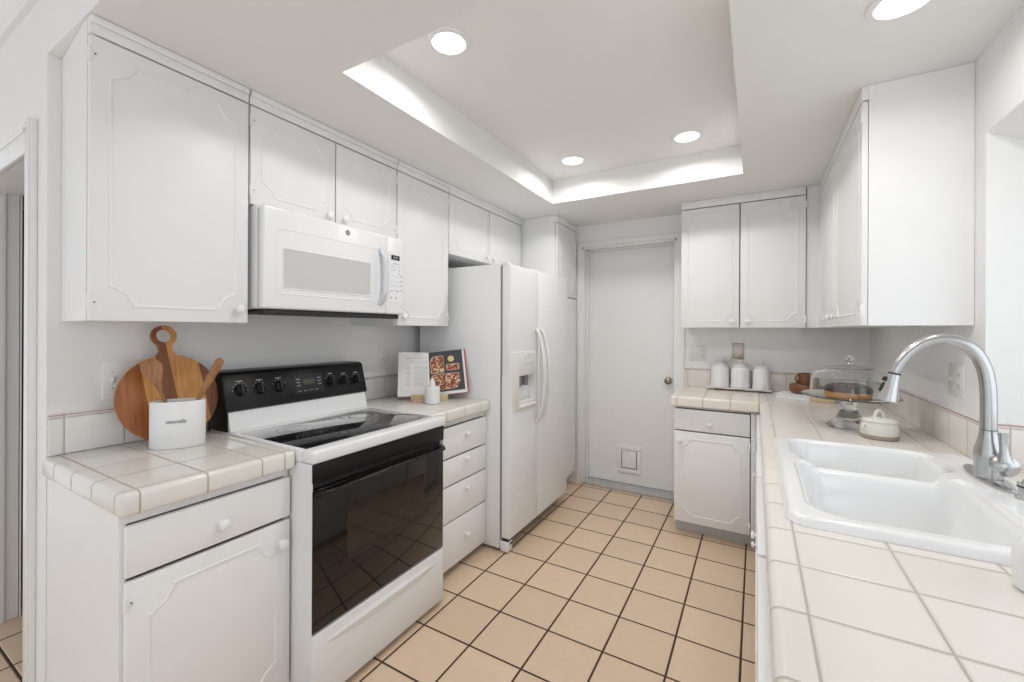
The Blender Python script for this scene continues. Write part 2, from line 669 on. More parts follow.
# ================================================================== STRUCTURE
XL, XR, YB, ZC, ZT = -2.071, 0.647, 3.578, 2.284, 2.454
YE = 0.456          # plane where the dropped kitchen ceiling starts
ZH = 2.56           # ceiling of the room the camera stands in
TX0, TX1, TY0, TY1 = -1.295, -0.070, 1.016, 2.837

m = MB().box(-4.2, 1.2, -3.0, 4.4, -0.05, 0.0)
struct('floor', m, m_floor)

m = MB()
m.box(-4.2, TX0, YE + 0.06, 4.4, ZC, ZC + 0.26)
m.box(TX1, 1.3, YE + 0.06, 4.4, ZC, ZC + 0.26)
m.box(TX0, TX1, YE + 0.06, TY0, ZC, ZC + 0.26)
m.box(TX0, TX1, TY1, 4.4, ZC, ZC + 0.26)
m.box(TX0 - 0.01, TX1 + 0.01, TY0 - 0.01, TY1 + 0.01, ZT, ZT + 0.09)
struct('ceiling', m, m_ceil)

m = MB().box(-4.2, 1.3, -3.0, YE, ZH, ZH + 0.05)
struct('ceiling_entry', m, m_ceil)
# header above the opening between the two rooms and the wall with the doorway on the left
DX0, DX1, DZ = -3.025, -2.243, 1.978
m = MB()
m.box(-4.2, 1.3, YE, YE + 0.06, ZC, ZH)
m.box(DX1, XL, YE, YE + 0.12, 0, ZC - 0.0005)
m.box(-4.2, DX0, YE, YE + 0.12, 0, ZC - 0.0005)
m.box(DX0, DX1, YE, YE + 0.12, DZ, ZC - 0.0005)
struct('wall_entry', m, m_wall)
m = MB()
fr = FrB(YE)
m.prism([(0, 0), (0.018, 0), (0.030, 0.02), (0.055, 0.045), (0.055, 0.06), (0, 0.06)], lambda a, b, h: Vector((h, YE - a, ZH - 0.06 + b)), -4.2, 0.64)
struct('trim_1', m, m_trim)
# casing of the left doorway
m = MB()
fbox(m, fr, DX1, DX1 + 0.072, 0, 2.088, 0, 0.018, 0.003)
fbox(m, fr, DX1 + 0.048, DX1 + 0.068, 0, 2.090, 0.016, 0.024, 0.004)
fbox(m, fr, DX0 - 0.05, DX1 + 0.0, DZ, 2.074, 0, 0.018, 0.003)
fbox(m, fr, DX0 - 0.05, DX1 + 0.0, 2.050, 2.070, 0.016, 0.024, 0.004)
struct('trim_2', m, m_trim, smooth=True)
m = MB()
m.box(XL - 0.12, XL, YE + 0.12, YB, 0, ZC)
struct('wall_left', m, m_wall)

# hall behind the left doorway
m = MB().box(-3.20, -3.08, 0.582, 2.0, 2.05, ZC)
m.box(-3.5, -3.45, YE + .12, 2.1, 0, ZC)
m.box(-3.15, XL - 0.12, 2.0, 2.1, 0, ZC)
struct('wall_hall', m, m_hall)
m = MB()
m.box(-3.025, -3.008, YE + 0.001, YE + 0.118, 0, 2.029, 0.003)
m.box(-3.009, -2.996, YE + 0.045, YE + 0.075, 0, 2.029, 0.003)
m.box(-3.11, -3.0, YE + 0.1205, YE + 0.1245, 0, 2.05)
struct('trim_3', m, m_trim, smooth=True)
m = MB()
m.box(-3.14, -3.11, 1.32, 1.36, 0.0, 2.0, 0.003)
m.box(-3.14, -3.11, 1.36, 1.42, 0.0, 2.0, 0.003)
m.box(-3.14, -3.11, 0.60, 1.32, 0.0, 0.08, 0.003)
m.box(-3.14, -3.11, 0.60, 1.32, 1.94, 2.0, 0.003)
o = struct('door_2', m, m_steeld)
m = MB().box(-3.128, -3.122, 0.582, 1.32, 0.08, 1.94)
mg, ntg, bg = new_mat('tinted_garden_glass')
n1 = noise(ntg, geo_pos(ntg), 9, 4)
ntg.links.new(mixc(ntg, n1, (0.01, 0.012, 0.014), (0.05, 0.08, 0.05)), bg.inputs['Base Color'])
bg.inputs['Roughness'].default_value = 0.08
build('pane', m, mg, o)

# back wall with a recessed door
OX0, OX1, OZ, YD = -1.345, -0.549, 2.095, 3.70
m = MB()
m.box(XL - 0.12, OX0, YB, YB + 0.14, 0, ZC)
m.box(OX1, XR + 0.12, YB, YB + 0.14, 0, ZC)
m.box(OX0, OX1, YB, YB + 0.14, OZ, ZC)
struct('wall_back', m, m_wall)
fb = FrB(YB)
m = MB()
fbox(m, fb, OX0 - 0.046, OX0, 0, OZ + 0.04, 0, 0.014, 0.003)
fbox(m, fb, OX1, OX1 + 0.062, 0, OZ + 0.04, 0, 0.014, 0.003)
fbox(m, fb, OX0 - 0.046, OX1 + 0.062, OZ, OZ + 0.045, 0, 0.0142, 0.003)
fbox(m, fb, OX0, OX0 + 0.018, 0, OZ, -0.12, 0.006, 0.002)
fbox(m, fb, OX1 - 0.018, OX1, 0, OZ, -0.12, 0.006, 0.002)
fbox(m, fb, OX0, OX1, OZ - 0.018, OZ, -0.12, 0.006, 0.002)
fbox(m, fb, OX0 + 0.018, OX0 + 0.03, 0, OZ - .018, -0.118, -0.075, 0.002)
fbox(m, fb, OX0 + 0.018, OX1 - 0.018, OZ - 0.03, OZ - 0.018, -0.118, -0.075, 0.002)
struct('trim_4', m, m_trim, smooth=True)
m = MB().box(OX0 + 0.02, OX1 - 0.02, YD, YD + 0.035, 0.028, OZ - 0.02, 0.002)
door = struct('door_1', m, m_cab)
door['_o'] = [0, 0, 0]
fd = FrB(YD)
m = MB()
kp = fd(-0.628, 0.945, 0)
ax = (0, -1, 0)
m.lathe([(0.030, 0), (0.030, 0.004), (0.012, 0.008), (0.010, 0.022), (0.020, 0.030), (0.028, 0.040), (0.026, 0.052), (0.014, 0.060), (0, 0.061)], kp, 24, ax)
build('door_knob', m, m_bronze, door)
# pet flap at the foot of the door
u0, u1, v0, v1 = -1.050, -0.850, 0.125, 0.355
m = MB()
for a in ((u0, u1, v0, v0 + .034), (u0, u1, v1 - .034, v1), (u0, u0 + .032, v0 + .034, v1 - .034), (u1 - .032, u1, v0 + .034, v1 - .034)):
    fbox(m, fd, *a, 0, 0.014, 0.003)
fl = build('pet_flap_frame', m, m_cab, door)
m = MB()
fbox(m, fd, u0 + .032, u1 - .032, v0 + .034, v1 - .034, 0.0005, 0.002)
build('flap_gap', m, m_gask, fl)
m = MB()
fbox(m, fd, u0 + .038, u1 - .041, v0 + .043, v1 - .037, 0.002, 0.007, 0.002)
build('flap', m, m_cab, fl)
m = MB().box(OX0, OX1, YB - 0.01, YD + 0.03, 0.0, 0.024, 0.004)
struct('trim_5', m, m_soot, smooth=True)

# right wall with the garden-window bay above the sink
BY0, BY1, BZ0, BZ1, BX = 0.25, 1.966, 0.926, 2.01, 1.10
m = MB()
m.box(XR, XR + 0.12, BY1, YB + 0.14, 0, ZH)
m.box(XR, XR + 0.12, -3.0, BY0, 0, ZH)
m.box(XR, XR + 0.12, BY0, BY1, 0, 0.86)
m.box(XR, XR + 0.12, BY0, BY1, BZ1, ZH)
m.box(XR + 0.12, BX, BY1, BY1 + 0.05, 0.80, BZ1 + 0.05)
m.box(XR + 0.12, BX, BY0 - 0.05, BY0, 0.80, BZ1 + 0.05)
m.box(XR + 0.12, BX, BY0, BY1, 0.80, 0.88)
struct('wall_right', m, m_wall)
m = MB()
m.prism([(XR + 0.004, BZ1), (BX, BZ1 - 0.26), (BX, BZ1 - 0.235), (XR + 0.004, BZ1 + 0.02)], lambda a, b, h: Vector((a, h, b)), BY0, BY1)
struct('ceiling_bay', m, m_wall)
m = MB()
for a in ((BY0, BY1, 0.926, 0.985), (BY0, BY1, 1.715, 1.765), (BY0, BY0 + .05, .985, 1.715), (BY1 - .05, BY1, .985, 1.715), (1.05, 1.10, .985, 1.715)):
    m.box(BX - 0.02, BX + 0.03, a[0], a[1], a[2], a[3], 0.003)
w1 = struct('window_1', m, m_trim)
m = MB().box(BX + 0.003, BX + 0.007, BY0 + .05, 1.05, .985, 1.715).box(BX + 0.003, BX + 0.007, 1.10, BY1 - .05, .985, 1.715)
build('pane', m, m_glass, w1)

# tile splashbacks (part of the room)
zs0, zs1 = 0.9262, 1.067
m = MB().box(XL, XL + 0.010, YE + 0.004, 2.205, zs0, zs1, 0.003)
struct('trim_6', m, m_splL, smooth=True)
m = MB().box(-0.487, XR, YB - 0.010, YB, zs0, zs1, 0.003)
struct('trim_7', m, m_splB, smooth=True)
m = MB().box(XR - 0.010, XR, BY1 + 0.0, YB - 0.010, zs0, zs1, 0.003)
struct('trim_8', m, m_splR, smooth=True)
m = MB().box(XR - 0.008, BX - 0.02, BY1 - 0.010, BY1, zs0, zs1, 0.003)
struct('trim_9', m, m_splJ, smooth=True)

# ================================================================== UPPER CABINETS, LEFT
FX = -1.720          # front of the carcasses; doors reach -1.699
ZU, ZD = 1.382, 2.226
fl_ = FrL(FX)
G_UP = 'white wall cabinets with routed doors'


def wall_cab(name, label, fr, u0, u1, vbot, depth, doors, crown=True, c=0.050, inset=0.047, gaps=0.0015, cat='cabinet'):
    p = fr((u0 + u1) / 2, vbot, -depth / 2)
    r = thing(name, label, cat, tuple(p), G_UP)
    m = MB()
    shell(m, fr, u0 + gaps, u1 - gaps, vbot, ZC - 0.001, depth, 0.014, ZC - ZD - 0.010)
    if u0 < 0.46 and fr is fl_:       # the end panel runs back to the wall slightly out of square
        for v_ in m.bm.verts:
            if v_.co.x < FX - 0.2 and v_.co.y < 0.48:
                v_.co.y += 0.032
    build('body', m, m_cab, r)
    for (a, b, lo, hi, kn, hg) in doors:
        cab_door(r, fr, a, b, lo, hi, knob=kn, hinge=hg, c=c, inset=inset)
    # fascia and small crown between door tops and ceiling
    m = MB()
    fbox(m, fr, u0 + 0.003, u1 - 0.003, ZD + 0.006, ZC - 0.001, 0.0, 0.0205, 0.001)
    if crown:
        fbox(m, fr, u0 + 0.003, u1 - 0.003, ZC - 0.024, ZC - 0.001, 0.0205, 0.031, 0.004)
    build('top_molding', m, m_cab, r)
    return r


dep = FX - XL - 0.001
wall_cab('wall_cabinet', 'large single-door white wall cabinet above the round wooden board', fl_, 0.457, 0.913, ZU, dep,
         [(0.460, 0.910, ZU, ZD, (0.874, 1.434), 'lo')], c=0.058, inset=0.047)
wall_cab('wall_cabinet', 'short two-door white wall cabinet directly above the microwave', fl_, 0.913, 1.690, 1.845, dep,
         [(0.918, 1.298, 1.845, ZD, (1.262, 1.880), 'lo'), (1.304, 1.686, 1.845, ZD, (1.345, 1.880), 'hi')], inset=0.045)
wall_cab('wall_cabinet', 'tall narrow white wall cabinet between the microwave and the refrigerator', fl_, 1.690, 2.140, ZU, dep,
         [(1.695, 2.136, ZU, ZD, (1.735, 1.430), 'hi')])
wall_cab('wall_cabinet', 'shallow two-door white wall cabinet above the refrigerator', fl_, 2.140, 3.112, 1.845, dep,
         [(2.145, 2.612, 1.845, ZD, (2.572, 1.885), 'lo'), (2.618, 3.095, 1.845, ZD, (2.66, 1.885), 'hi')])

# pantry
PX = -1.405
fp = FrL(PX)
r = thing('pantry_cabinet', 'floor-to-ceiling white pantry cabinet between the refrigerator and the back door', 'cabinet', ((PX + XL) / 2, 3.34, 0))
m = MB().box(XL + 0.001, PX, 3.121, YB - 0.002, 0.10, ZC - 0.001, 0.0015)
m.box(XL + 0.001, PX - 0.06, 3.125, YB - 0.004, 0.0, 0.10)
build('body', m, m_cab, r)
cab_door(r, fp, 3.135, YB - 0.030, 1.640, ZD, knob=(3.255, 1.755), hinge='lo', c=0.055, inset=0.05)
cab_door(r, fp, 3.135, YB - 0.030, 0.115, 1.630, knob=(3.20, 1.05), hinge='lo', c=0.055, inset=0.05)
m = MB()
fbox(m, fp, 3.123, YB - 0.005, ZD + 0.006, ZC - 0.001, 0.0, 0.0205, 0.001)
build('top_molding', m, m_cab, r)

# back and right upper cabinets
fbk = FrB(3.291)
wall_cab('wall_cabinet', 'two-door white wall cabinet on the back wall above the canisters', fbk, -0.474, 0.275, ZU, YB - 3.291 - 0.001,
         [(-0.472, -0.101, ZU, ZD, (-0.142, 1.425), 'lo'), (-0.095, 0.272, ZU, ZD, (-0.054, 1.425), 'hi')], inset=0.045, crown=False)
frr = FrR(0.364)
wall_cab('wall_cabinet', 'two-door white wall cabinet on the right wall above the cake stand', frr, 2.045, 3.255, ZU, XR - 0.364 - 0.001,
         [(2.048, 2.650, ZU, ZD, (2.60, 1.432), 'lo'), (2.656, 3.250, ZU, ZD, (2.76, 1.432), 'hi')], crown=False)
m = MB().box(0.277, 0.362, 3.290, 3.33, ZU, ZC - 0.001).box(0.345, 0.385, 3.257, 3.33, ZU, ZC - 0.001)
tag(build('corner_filler', m, m_cab, origin=(0.33, 3.3, ZU)), 'narrow white filler post in the inside corner between back and right wall cabinets', 'filler')

# ================================================================== BASE CABINETS, LEFT
G_B = 'white base cabinets'
BFX = -1.472
fbl = FrL(BFX)


def base_body(r, x0, x1, y0, y1, z1=0.861, toe='x+', mat=None):
    if toe == 'x+':
        m = shell(MB(), FrL(x1), y0, y1, 0.10, z1, x1 - x0, 0.014, 0.034)
    elif toe == 'x-':
        m = shell(MB(), FrR(x0), y0, y1, 0.10, z1, x1 - x0, 0.014, 0.008)
    else:
        m = shell(MB(), FrB(y0), x0, x1, 0.10, z1, y1 - y0, 0.014, 0.016)
    build('body', m, m_cab, r)
    m = MB()
    if toe == 'x+':
        m.box(x0, x1 - 0.06, y0 + .002, y1 - .002, 0, 0.0995)
    elif toe == 'x-':
        m.box(x0 + 0.06, x1, y0 + .002, y1 - .002, 0, 0.0995)
    else:
        m.box(x0 + .002, x1 - .002, y0 + 0.06, y1, 0, 0.0995)
    build('toe_kick', m, m_toe, r)


r = thing('base_cabinet', 'white base cabinet with one drawer and one door, left of the range', 'cabinet', ((BFX + XL) / 2, 0.70, 0), G_B)
m = shell(MB(), fbl, 0.459, 0.929, 0.0, 0.861, BFX - XL - 0.001, 0.014, 0.030)
build('body', m, m_cab, r)
cab_door(r, fbl, 0.467, 0.926, 0.690, 0.828, knob=(0.701, 0.748), mold=False, kind='drawer', ks=1.05)
cab_door(r, fbl, 0.467, 0.926, 0.085, 0.678, knob=(0.892, 0.605), hinge='lo', c=0.060, inset=0.050, ks=1.05)

r = thing('base_cabinet', 'white stack of four drawers between the range and the refrigerator', 'cabinet', ((BFX + XL) / 2, 1.93, 0), G_B)
base_body(r, XL + 0.001, BFX, 1.672, 2.207)
for (lo, hi, kz) in ((0.658, 0.822, 0.762), (0.506, 0.648, 0.620), (0.306, 0.497, 0.449), (0.050, 0.297, 0.180)):
    cab_door(r, fbl, 1.790, 2.205, lo, hi, knob=(1.995, kz), mold=False, kind='drawer')
m = MB()
fbox(m, fbl, 1.674, 1.786, 0.05, 0.822, 0.001, 0.021, 0.002)
build('filler_strip', m, m_cab, r)

# ================================================================== COUNTERTOPS
ZK, ZKB = 0.926, 0.862


def slab(m, x0, x1, y0, y1, z0=ZKB, z1=ZK, bev=0.016):
    m.box(x0, x1, y0, y1, z0, z1, bev, 4)


m_ = MB().box(XL + 0.001, -1.423, 0.444, 0.932, ZKB, ZK, 0.014, 4)
r = build('countertop', m_, m_ctrL, origin=(-1.75, .69, ZKB))
tag(r, 'cream tiled countertop under the white utensil crock, left of the range', 'countertop')
r = build('countertop', MB().box(XL + 0.001, -1.423, 1.669, 2.208, ZKB, ZK, 0.014, 4), m_ctrL, origin=(-1.75, 1.93, ZKB))
tag(r, 'cream tiled countertop under the open cookbook beside the refrigerator', 'countertop')

# sink opening
SX0, SX1, SY0, SY1 = 0.060, 0.622, 1.140, 2.000
ct = thing('countertop', 'long cream tiled countertop along the right wall and back corner, holding the sink', 'countertop', (0.33, 1.5, ZKB))


def slab_front(m, x0, x1, y0, y1):
    """right-hand run with a rounded front (low x) edge"""
    pr_ = [(x1, ZKB), (x1, ZK)]
    rr = 0.016
    for k in range(7):
        a = pi / 2 + (pi / 2) * k / 6
        pr_.append((x0 + rr + rr * math.cos(a), ZK - rr + rr * math.sin(a)))
    pr_.append((x0, ZKB + 0.004))
    pr_.append((x0 + 0.004, ZKB))
    m.prism(pr_, lambda a, b, h: Vector((a, h, b)), y0, y1)


m = MB()
slab_front(m, 0.020, SX0 + 0.012, -0.6, 2.985)
m.box(SX0 + 0.012, XR - 0.001, -0.6, SY0 + 0.012, ZKB, ZK)
m.box(SX0 + 0.012, XR - 0.001, SY1 - 0.012, YB - 0.001, ZKB, ZK)
m.box(SX1 - 0.012, XR - 0.001, SY0 + 0.012, SY1 - 0.012, ZKB, ZK)
m.box(0.020, SX0 + 0.012, 2.985, YB - 0.001, ZKB, ZK)
m.box(XR - 0.001, BX - 0.021, BY0 + 0.001, BY1 - 0.001, 0.881, ZK)
build('sink_run', m, m_ctrR, ct)
m = MB()
pr_ = [(YB - 0.001, ZKB), (YB - 0.001, ZK)]
for k in range(7):
    a = pi / 2 + (pi / 2) * k / 6
    pr_.append((2.985 + 0.016 + 0.016 * math.cos(a), ZK - 0.016 + 0.016 * math.sin(a)))
pr_ += [(2.985, ZKB + 0.004), (2.989, ZKB)]
m.prism(pr_, lambda a, b, h: Vector((h, a, b)), -0.490, 0.0199)
build('corner_run', m, m_ctrB, ct)

# ================================================================== BASE CABINETS, BACK AND RIGHT
fbb = FrB(3.035)
r = thing('base_cabinet', 'white base cabinet with one drawer and one door beside the back door', 'cabinet', (-0.24, 3.3, 0), G_B)
base_body(r, -0.478, 0.0225, 3.035, YB - 0.001, toe='y-')
cab_door(r, fbb, -0.475, -0.031, 0.700, 0.840, knob=(-0.256, 0.752), mold=False, kind='drawer')
cab_door(r, fbb, -0.475, -0.031, 0.092, 0.692, knob=(-0.438, 0.628), hinge='hi', inset=0.048, c=0.05)
m = MB()
fbox(m, fbb, -0.026, 0.0035, 0.092, 0.850, 0.0, 0.018, 0.001)
build('corner_stile', m, m_cab, r)

fbr = FrR(0.0245)
units = [(2.32, 3.0, 'white base cabinet run nearest the corner on the right, behind the sink base'),
         (1.12, 2.315, 'white sink base cabinet seen edge-on below the double sink'),
         (-0.58, 1.115, 'white base cabinet in the right foreground below the tiled counter')]
for (y0, y1, lab) in units:
    r = thing('base_cabinet', lab, 'cabinet', (0.33, (y0 + y1) / 2, 0), G_B)
    if y0 == 1.12:
        m = MB()
        m.box(0.0245, 0.045, y0 + .001, y1 - .001, 0.10, 0.861)
        m.box(0.045, XR - 0.002, y0 + .001, y0 + .019, 0.10, 0.861)
        m.box(0.045, XR - 0.002, y1 - .019, y1 - .001, 0.10, 0.861)
        m.box(0.045, XR - 0.002, y0 + .019, y1 - .019, 0.10, 0.118)
        build('body', m, m_cab, r)
        m = MB().box(0.085, XR - .002, y0 + .003, y1 - .003, 0, 0.0995)
        build('toe_kick', m, m_toe, r)
    else:
        base_body(r, 0.0245, XR - 0.002, y0 + .001, y1 - .001, toe='x-')
    n = 1 if y1 - y0 < 0.8 else 2
    wd = (y1 - y0) / n
    for k in range(n):
        a, b = y0 + k * wd + 0.004, y0 + (k + 1) * wd - 0.004
        cab_door(r, fbr, a, b, 0.092, 0.692, w0=0.0005, knob=((b - .04) if k == 0 else (a + .04), 0.628), inset=0.056, c=0.05, ks=0.6)
        cab_door(r, fbr, a, b, 0.700, 0.850, w0=0.0005, knob=((a + b) / 2, 0.765), mold=False, kind='drawer', ks=0.6)

# ================================================================== RANGE
RX = -1.340
Y0, Y1 = 0.936, 1.655
fx = FrL(RX)
rg = thing('range', 'freestanding white electric range with black glass oven door and black control panel', 'range', (-1.70, (Y0 + Y1) / 2, 0))
m = MB().box(-2.045, RX - 0.035, Y0, Y1, 0.012, 0.884, 0.003)
m.box(RX - 0.037, RX - 0.003, Y0, Y0 + 0.004, 0.012, 0.884).box(RX - 0.037, RX - 0.003, Y1 - 0.004, Y1, 0.012, 0.884)
build('body', m, m_appl, rg)
for (px_, py_) in ((RX - 0.06, Y0 + 0.03), (RX - 0.06, Y1 - 0.03), (-1.98, Y0 + 0.03), (-1.98, Y1 - 0.03)):
    m = MB().lathe([(0.016, 0), (0.016, 0.008), (0.010, 0.013)], (px_, py_, 0), 12)
    build('foot', m, m_blkm, rg)
# white cooktop frame
m = MB()
zc0, zc1 = 0.885, 0.930
m.box(-1.402, RX + 0.006, Y0 - 0.002, Y1 + 0.005, zc0, zc1, 0.008, 3)
m.box(-2.03, -1.398, Y0 - 0.003, Y0 + 0.018, zc0, zc1 - 0.0005, 0.004)
m.box(-2.03, -1.398, Y1 - 0.018, Y1 + 0.003, zc0, zc1 - 0.0005, 0.004)
m.box(-2.03, -1.84, Y0 + 0.016, Y1 - 0.016, zc0, zc1 - 0.001, 0.003)
ctp = build('cooktop_frame', m, m_appl, rg)
m = MB().box(-1.842, -1.400, Y0 + 0.016, Y1 - 0.016, 0.900, 0.9285, 0.001)
gl = build('glass_top', m, m_cook, rg)
for (bx, by, br) in ((-1.53, 1.12, 0.098), (-1.53, 1.47, 0.078), (-1.72, 1.12, 0.072), (-1.72, 1.47, 0.098)):
    m = MB()
    for rr in (br, br * 0.62):
        m.sweep_closed([(rr * math.cos(2 * pi * k / 48), rr * math.sin(2 * pi * k / 48)) for k in range(48)], 0.003, 0.0002, lambda a, b, w: Vector((bx + a, by + b, 0.9286 + w)))
    build('burner_ring', m, m_burner, gl, smooth=False)
# backguard
m = MB()
m.prism([(-2.045, 0.930), (-1.882, 0.930), (-1.886, 0.942), (-1.906, 1.018), (-2.045, 1.018)], lambda a, b, h: Vector((a, h, b)), Y0 + 0.005, Y1 - 0.002, 0.002)
build('backguard', m, m_appl, rg)
m = MB().box(-2.05, -1.90, Y0 - 0.003, Y0 + 0.004, 0.9285, 1.03, 0.001)
build('backguard_end', m, m_blk, rg)
# control panel: sloped black face with rounded ends
cpf0, cpf1 = Vector((-1.895, 0, 1.010)), Vector((-1.935, 0, 1.160))
m = MB()
m.prism([(-2.055, 1.012), (-1.905, 1.008), (cpf0.x, 1.016), (cpf1.x, 1.160), (-1.945, 1.172), (-1.965, 1.176), (-2.055, 1.176)],
        lambda a, b, h: Vector((a, h, b)), Y0 - 0.006, Y1 + 0.008, 0.005)
cp = build('control_panel', m, m_blk, rg)
sl = (cpf1 - cpf0)
nrm = Vector((sl.z, 0, -sl.x)).normalized()
sln = sl.normalized()


def onpanel(y, z, off=0.0):
    t = (z - cpf0.z) / sl.z
    p = cpf0 + sl * t
    return Vector((p.x, y, z)) + nrm * off


for k, (ky, kz, kr) in enumerate(((0.996, 1.096, .026), (1.080, 1.094, .026), (1.168, 1.093, .027), (1.442, 1.090, .027), (1.524, 1.088, .024), (1.604, 1.087, .024))):
    m = MB()
    c0 = onpanel(ky, kz, -0.002)
    m.lathe([(kr, 0), (kr, 0.006), (kr * .86, 0.009), (kr * 0.80, 0.018), (0, 0.0185)], c0, 28, nrm)
    kb = build('knob', m, m_blk, cp)
    m = MB()
    yv = Vector((0, 1, 0))
    Rm = Matrix((nrm, yv, sln)).transposed().to_4x4()
    Rm.translation = c0 + nrm * 0.020
    m.box(-0.006, 0.007, -0.0055, 0.0055, -kr * .82, kr * .82, 0.003, 2, rot=Rm)
    build('grip', m, m_blkm, kb)
    # scale ticks printed round the knob
    m = MB()
    for j in range(11):
        a = rad(-60 + j * 30)
        q = c0 + nrm * 0.0024 + yv * math.cos(a) * kr * 1.18 + sln * math.sin(a) * kr * 1.18
        Rq = Rm.copy()
        Rq.translation = q
        m.box(-0.0003, 0.0003, -0.0015, 0.0015, -0.0015, 0.0015, rot=Rq)
    Rq = Rm.copy()
    Rq.translation = c0 + nrm * 0.0024 + sln * (kr * 1.50)
    m.box(-0.0003, 0.0003, -0.013, 0.013, -0.0016, 0.0016, rot=Rq)
    Rq = Rm.copy()
    Rq.translation = c0 + nrm * 0.0024 - sln * (kr * 1.62)
    m.box(-0.0003, 0.0003, -0.006, 0.006, -0.005, 0.005, rot=Rq)
    build('printed_scale', m, m_print, cp, smooth=False)
Rm = Matrix((nrm, Vector((0, 1, 0)), sln)).transposed().to_4x4()


def ppanel(m, y0, y1, z0, z1, w0, w1, bev=0):
    Rq = Rm.copy()
    Rq.translation = onpanel((y0 + y1) / 2, (z0 + z1) / 2)
    h = (z1 - z0) / 2 / sln.z
    return m.box(w0, w1, -(y1 - y0) / 2, (y1 - y0) / 2, -h, h, bev, 2, rot=Rq)


m = ppanel(MB(), 1.240, 1.395, 1.045, 1.138, 0.0, 0.0025, 0.001)
bz = build('clock_bezel', m, m_blkm, cp)
m = ppanel(MB(), 1.288, 1.350, 1.088, 1.112, 0.0025, 0.0032)
build('display', m, m_disp, bz)
m = MB()
for yy in (1.253, 1.366):
    for zz in (1.083, 1.098, 1.113):
        ppanel(m, yy, yy + 0.018, zz, zz + 0.004, 0.0025, 0.003)
for yy in (1.255, 1.285, 1.315, 1.345):
    ppanel(m, yy, yy + 0.018, 1.058, 1.0605, 0.0025, 0.003)
build('printed_keys', m, m_key, bz, smooth=False)
m = ppanel(MB(), 1.290, 1.335, 1.033, 1.040, 0.0, 0.0012)
build('brand_strip', m, m_print, cp, smooth=False)
m = ppanel(MB(), Y0 + 0.01, Y1 - 0.01, 1.0225, 1.0240, 0.0, 0.001)
build('panel_pinstripe', m, m_key, cp, smooth=False)

# black band under the cooktop
m = MB()
fbox(m, fx, Y0 + 0.001, Y1 - 0.001, 0.815, 0.884, -0.034, 0.002, 0.005)
build('vent_trim', m, m_blk, rg)
m = MB()
fbox(m, fx, Y0 + 0.004, Y1 - 0.004, 0.778, 0.816, -0.034, -0.022)
build('vent_recess', m, m_dark, rg)
# oven door
m = MB()
fbox(m, fx, Y0 + 0.001, Y1 - 0.001, 0.288, 0.792, -0.033, 0.000, 0.006)
od = build('oven_door', m, m_oven, rg)
m = MB()
fbox(m, fx, 1.083, 1.512, 0.485, 0.690, -0.001, 0.0006)
build('oven_window', m, m_ovenwin, od)
m = MB()
pts = []
for k in range(25):
    t = k / 24
    y = Y0 + 0.012 + t * (Y1 - Y0 - 0.024)
    e = min(t, 1 - t) / 0.06
    w = 0.030 if e >= 1 else -0.002 + 0.032 * math.sin(e * pi / 2)
    pts.append(fx(y, 0.782 + 0.006 * math.sin(pi * t), w + 0.006 * math.sin(pi * t)))
m.tube(pts, 0.0145, 12, flat=(1.0, 0.62))
build('handle', m, m_blk, od)
# storage drawer
m = MB()
fbox(m, fx, Y0 + 0.001, Y1 - 0.001, 0.030, 0.280, -0.033, 0.003, 0.006)
sd = build('storage_drawer', m, m_appl, rg)
# swept finger-grip relief
m = MB()
n = 28
for row in range(2):
    pass
t_ = bmesh.new()
rows = []
for k in range(n + 1):
    t = k / n
    y = Y0 + 0.055 + t * (Y1 - Y0 - 0.11)
    taper = max(0.02, math.sin(pi * t) ** 0.5)
    zc_ = 0.232
    hh = 0.022 * taper
    rows.append([t_.verts.new(fx(y, zc_ + hh, 0.0032)), t_.verts.new(fx(y, zc_ + hh * .3, 0.0032 + 0.009 * taper)),
                 t_.verts.new(fx(y, zc_ - hh * .5, 0.0032 + 0.006 * taper)), t_.verts.new(fx(y, zc_ - hh * 1.4, 0.0028))])
for A, B in zip(rows, rows[1:]):
    for j in range(3):
        t_.faces.new((A[j], B[j], B[j + 1], A[j + 1]))
bmesh.ops.recalc_face_normals(t_, faces=t_.faces)
m._merge(t_)
build('finger_grip', m, m_appl, sd)

# ================================================================== MICROWAVE
MX = -1.636
MY0, MY1 = 0.930, 1.684
MZ0, MZ1 = 1.440, 1.843
fm = FrL(MX)
mw = thing('microwave', 'white over-the-range microwave mounted under the short wall cabinet', 'microwave', (-1.85, 1.3, MZ0))
m = MB().box(XL + 0.003, MX - 0.043, MY0, MY1, MZ0, MZ1, 0.003)
build('body', m, m_appl, mw)
m = MB().box(XL + 0.03, MX - 0.06, MY0 + 0.03, MY1 - 0.03, MZ0 - 0.014, MZ0 - 0.0005, 0.003)
m.box(MX - 0.07, MX - 0.022, MY0 + 0.02, MY1 - 0.02, MZ0 - 0.024, MZ0 - 0.0015, 0.004)
m.box(MX - 0.0425, MX - 0.0390, MY0 + 0.010, MY1 - 0.008, MZ0 + 0.006, MZ1 - 0.008)
ub = build('underside_plate', m, m_dark, mw)
m = MB()
for k in range(2):
    m.box(-1.95, -1.78, 1.02 + k * 0.36, 1.27 + k * 0.36, MZ0 - 0.018, MZ0 - 0.0145, 0.002)
build('grease_filter', m, m_steeld, ub)
m = MB().box(MX - 0.0385, MX - 0.004, MY0 + 0.003, 1.560, MZ0 - 0.001, MZ1 - 0.002, 0.010, 4)
md = build('door', m, m_appl, mw)
# shallow pillow frame and grey window
m = MB()
p = [(a, b) for a, b in ((1.010, 1.535), (1.535, 1.535), (1.535, 1.765), (1.010, 1.765))]


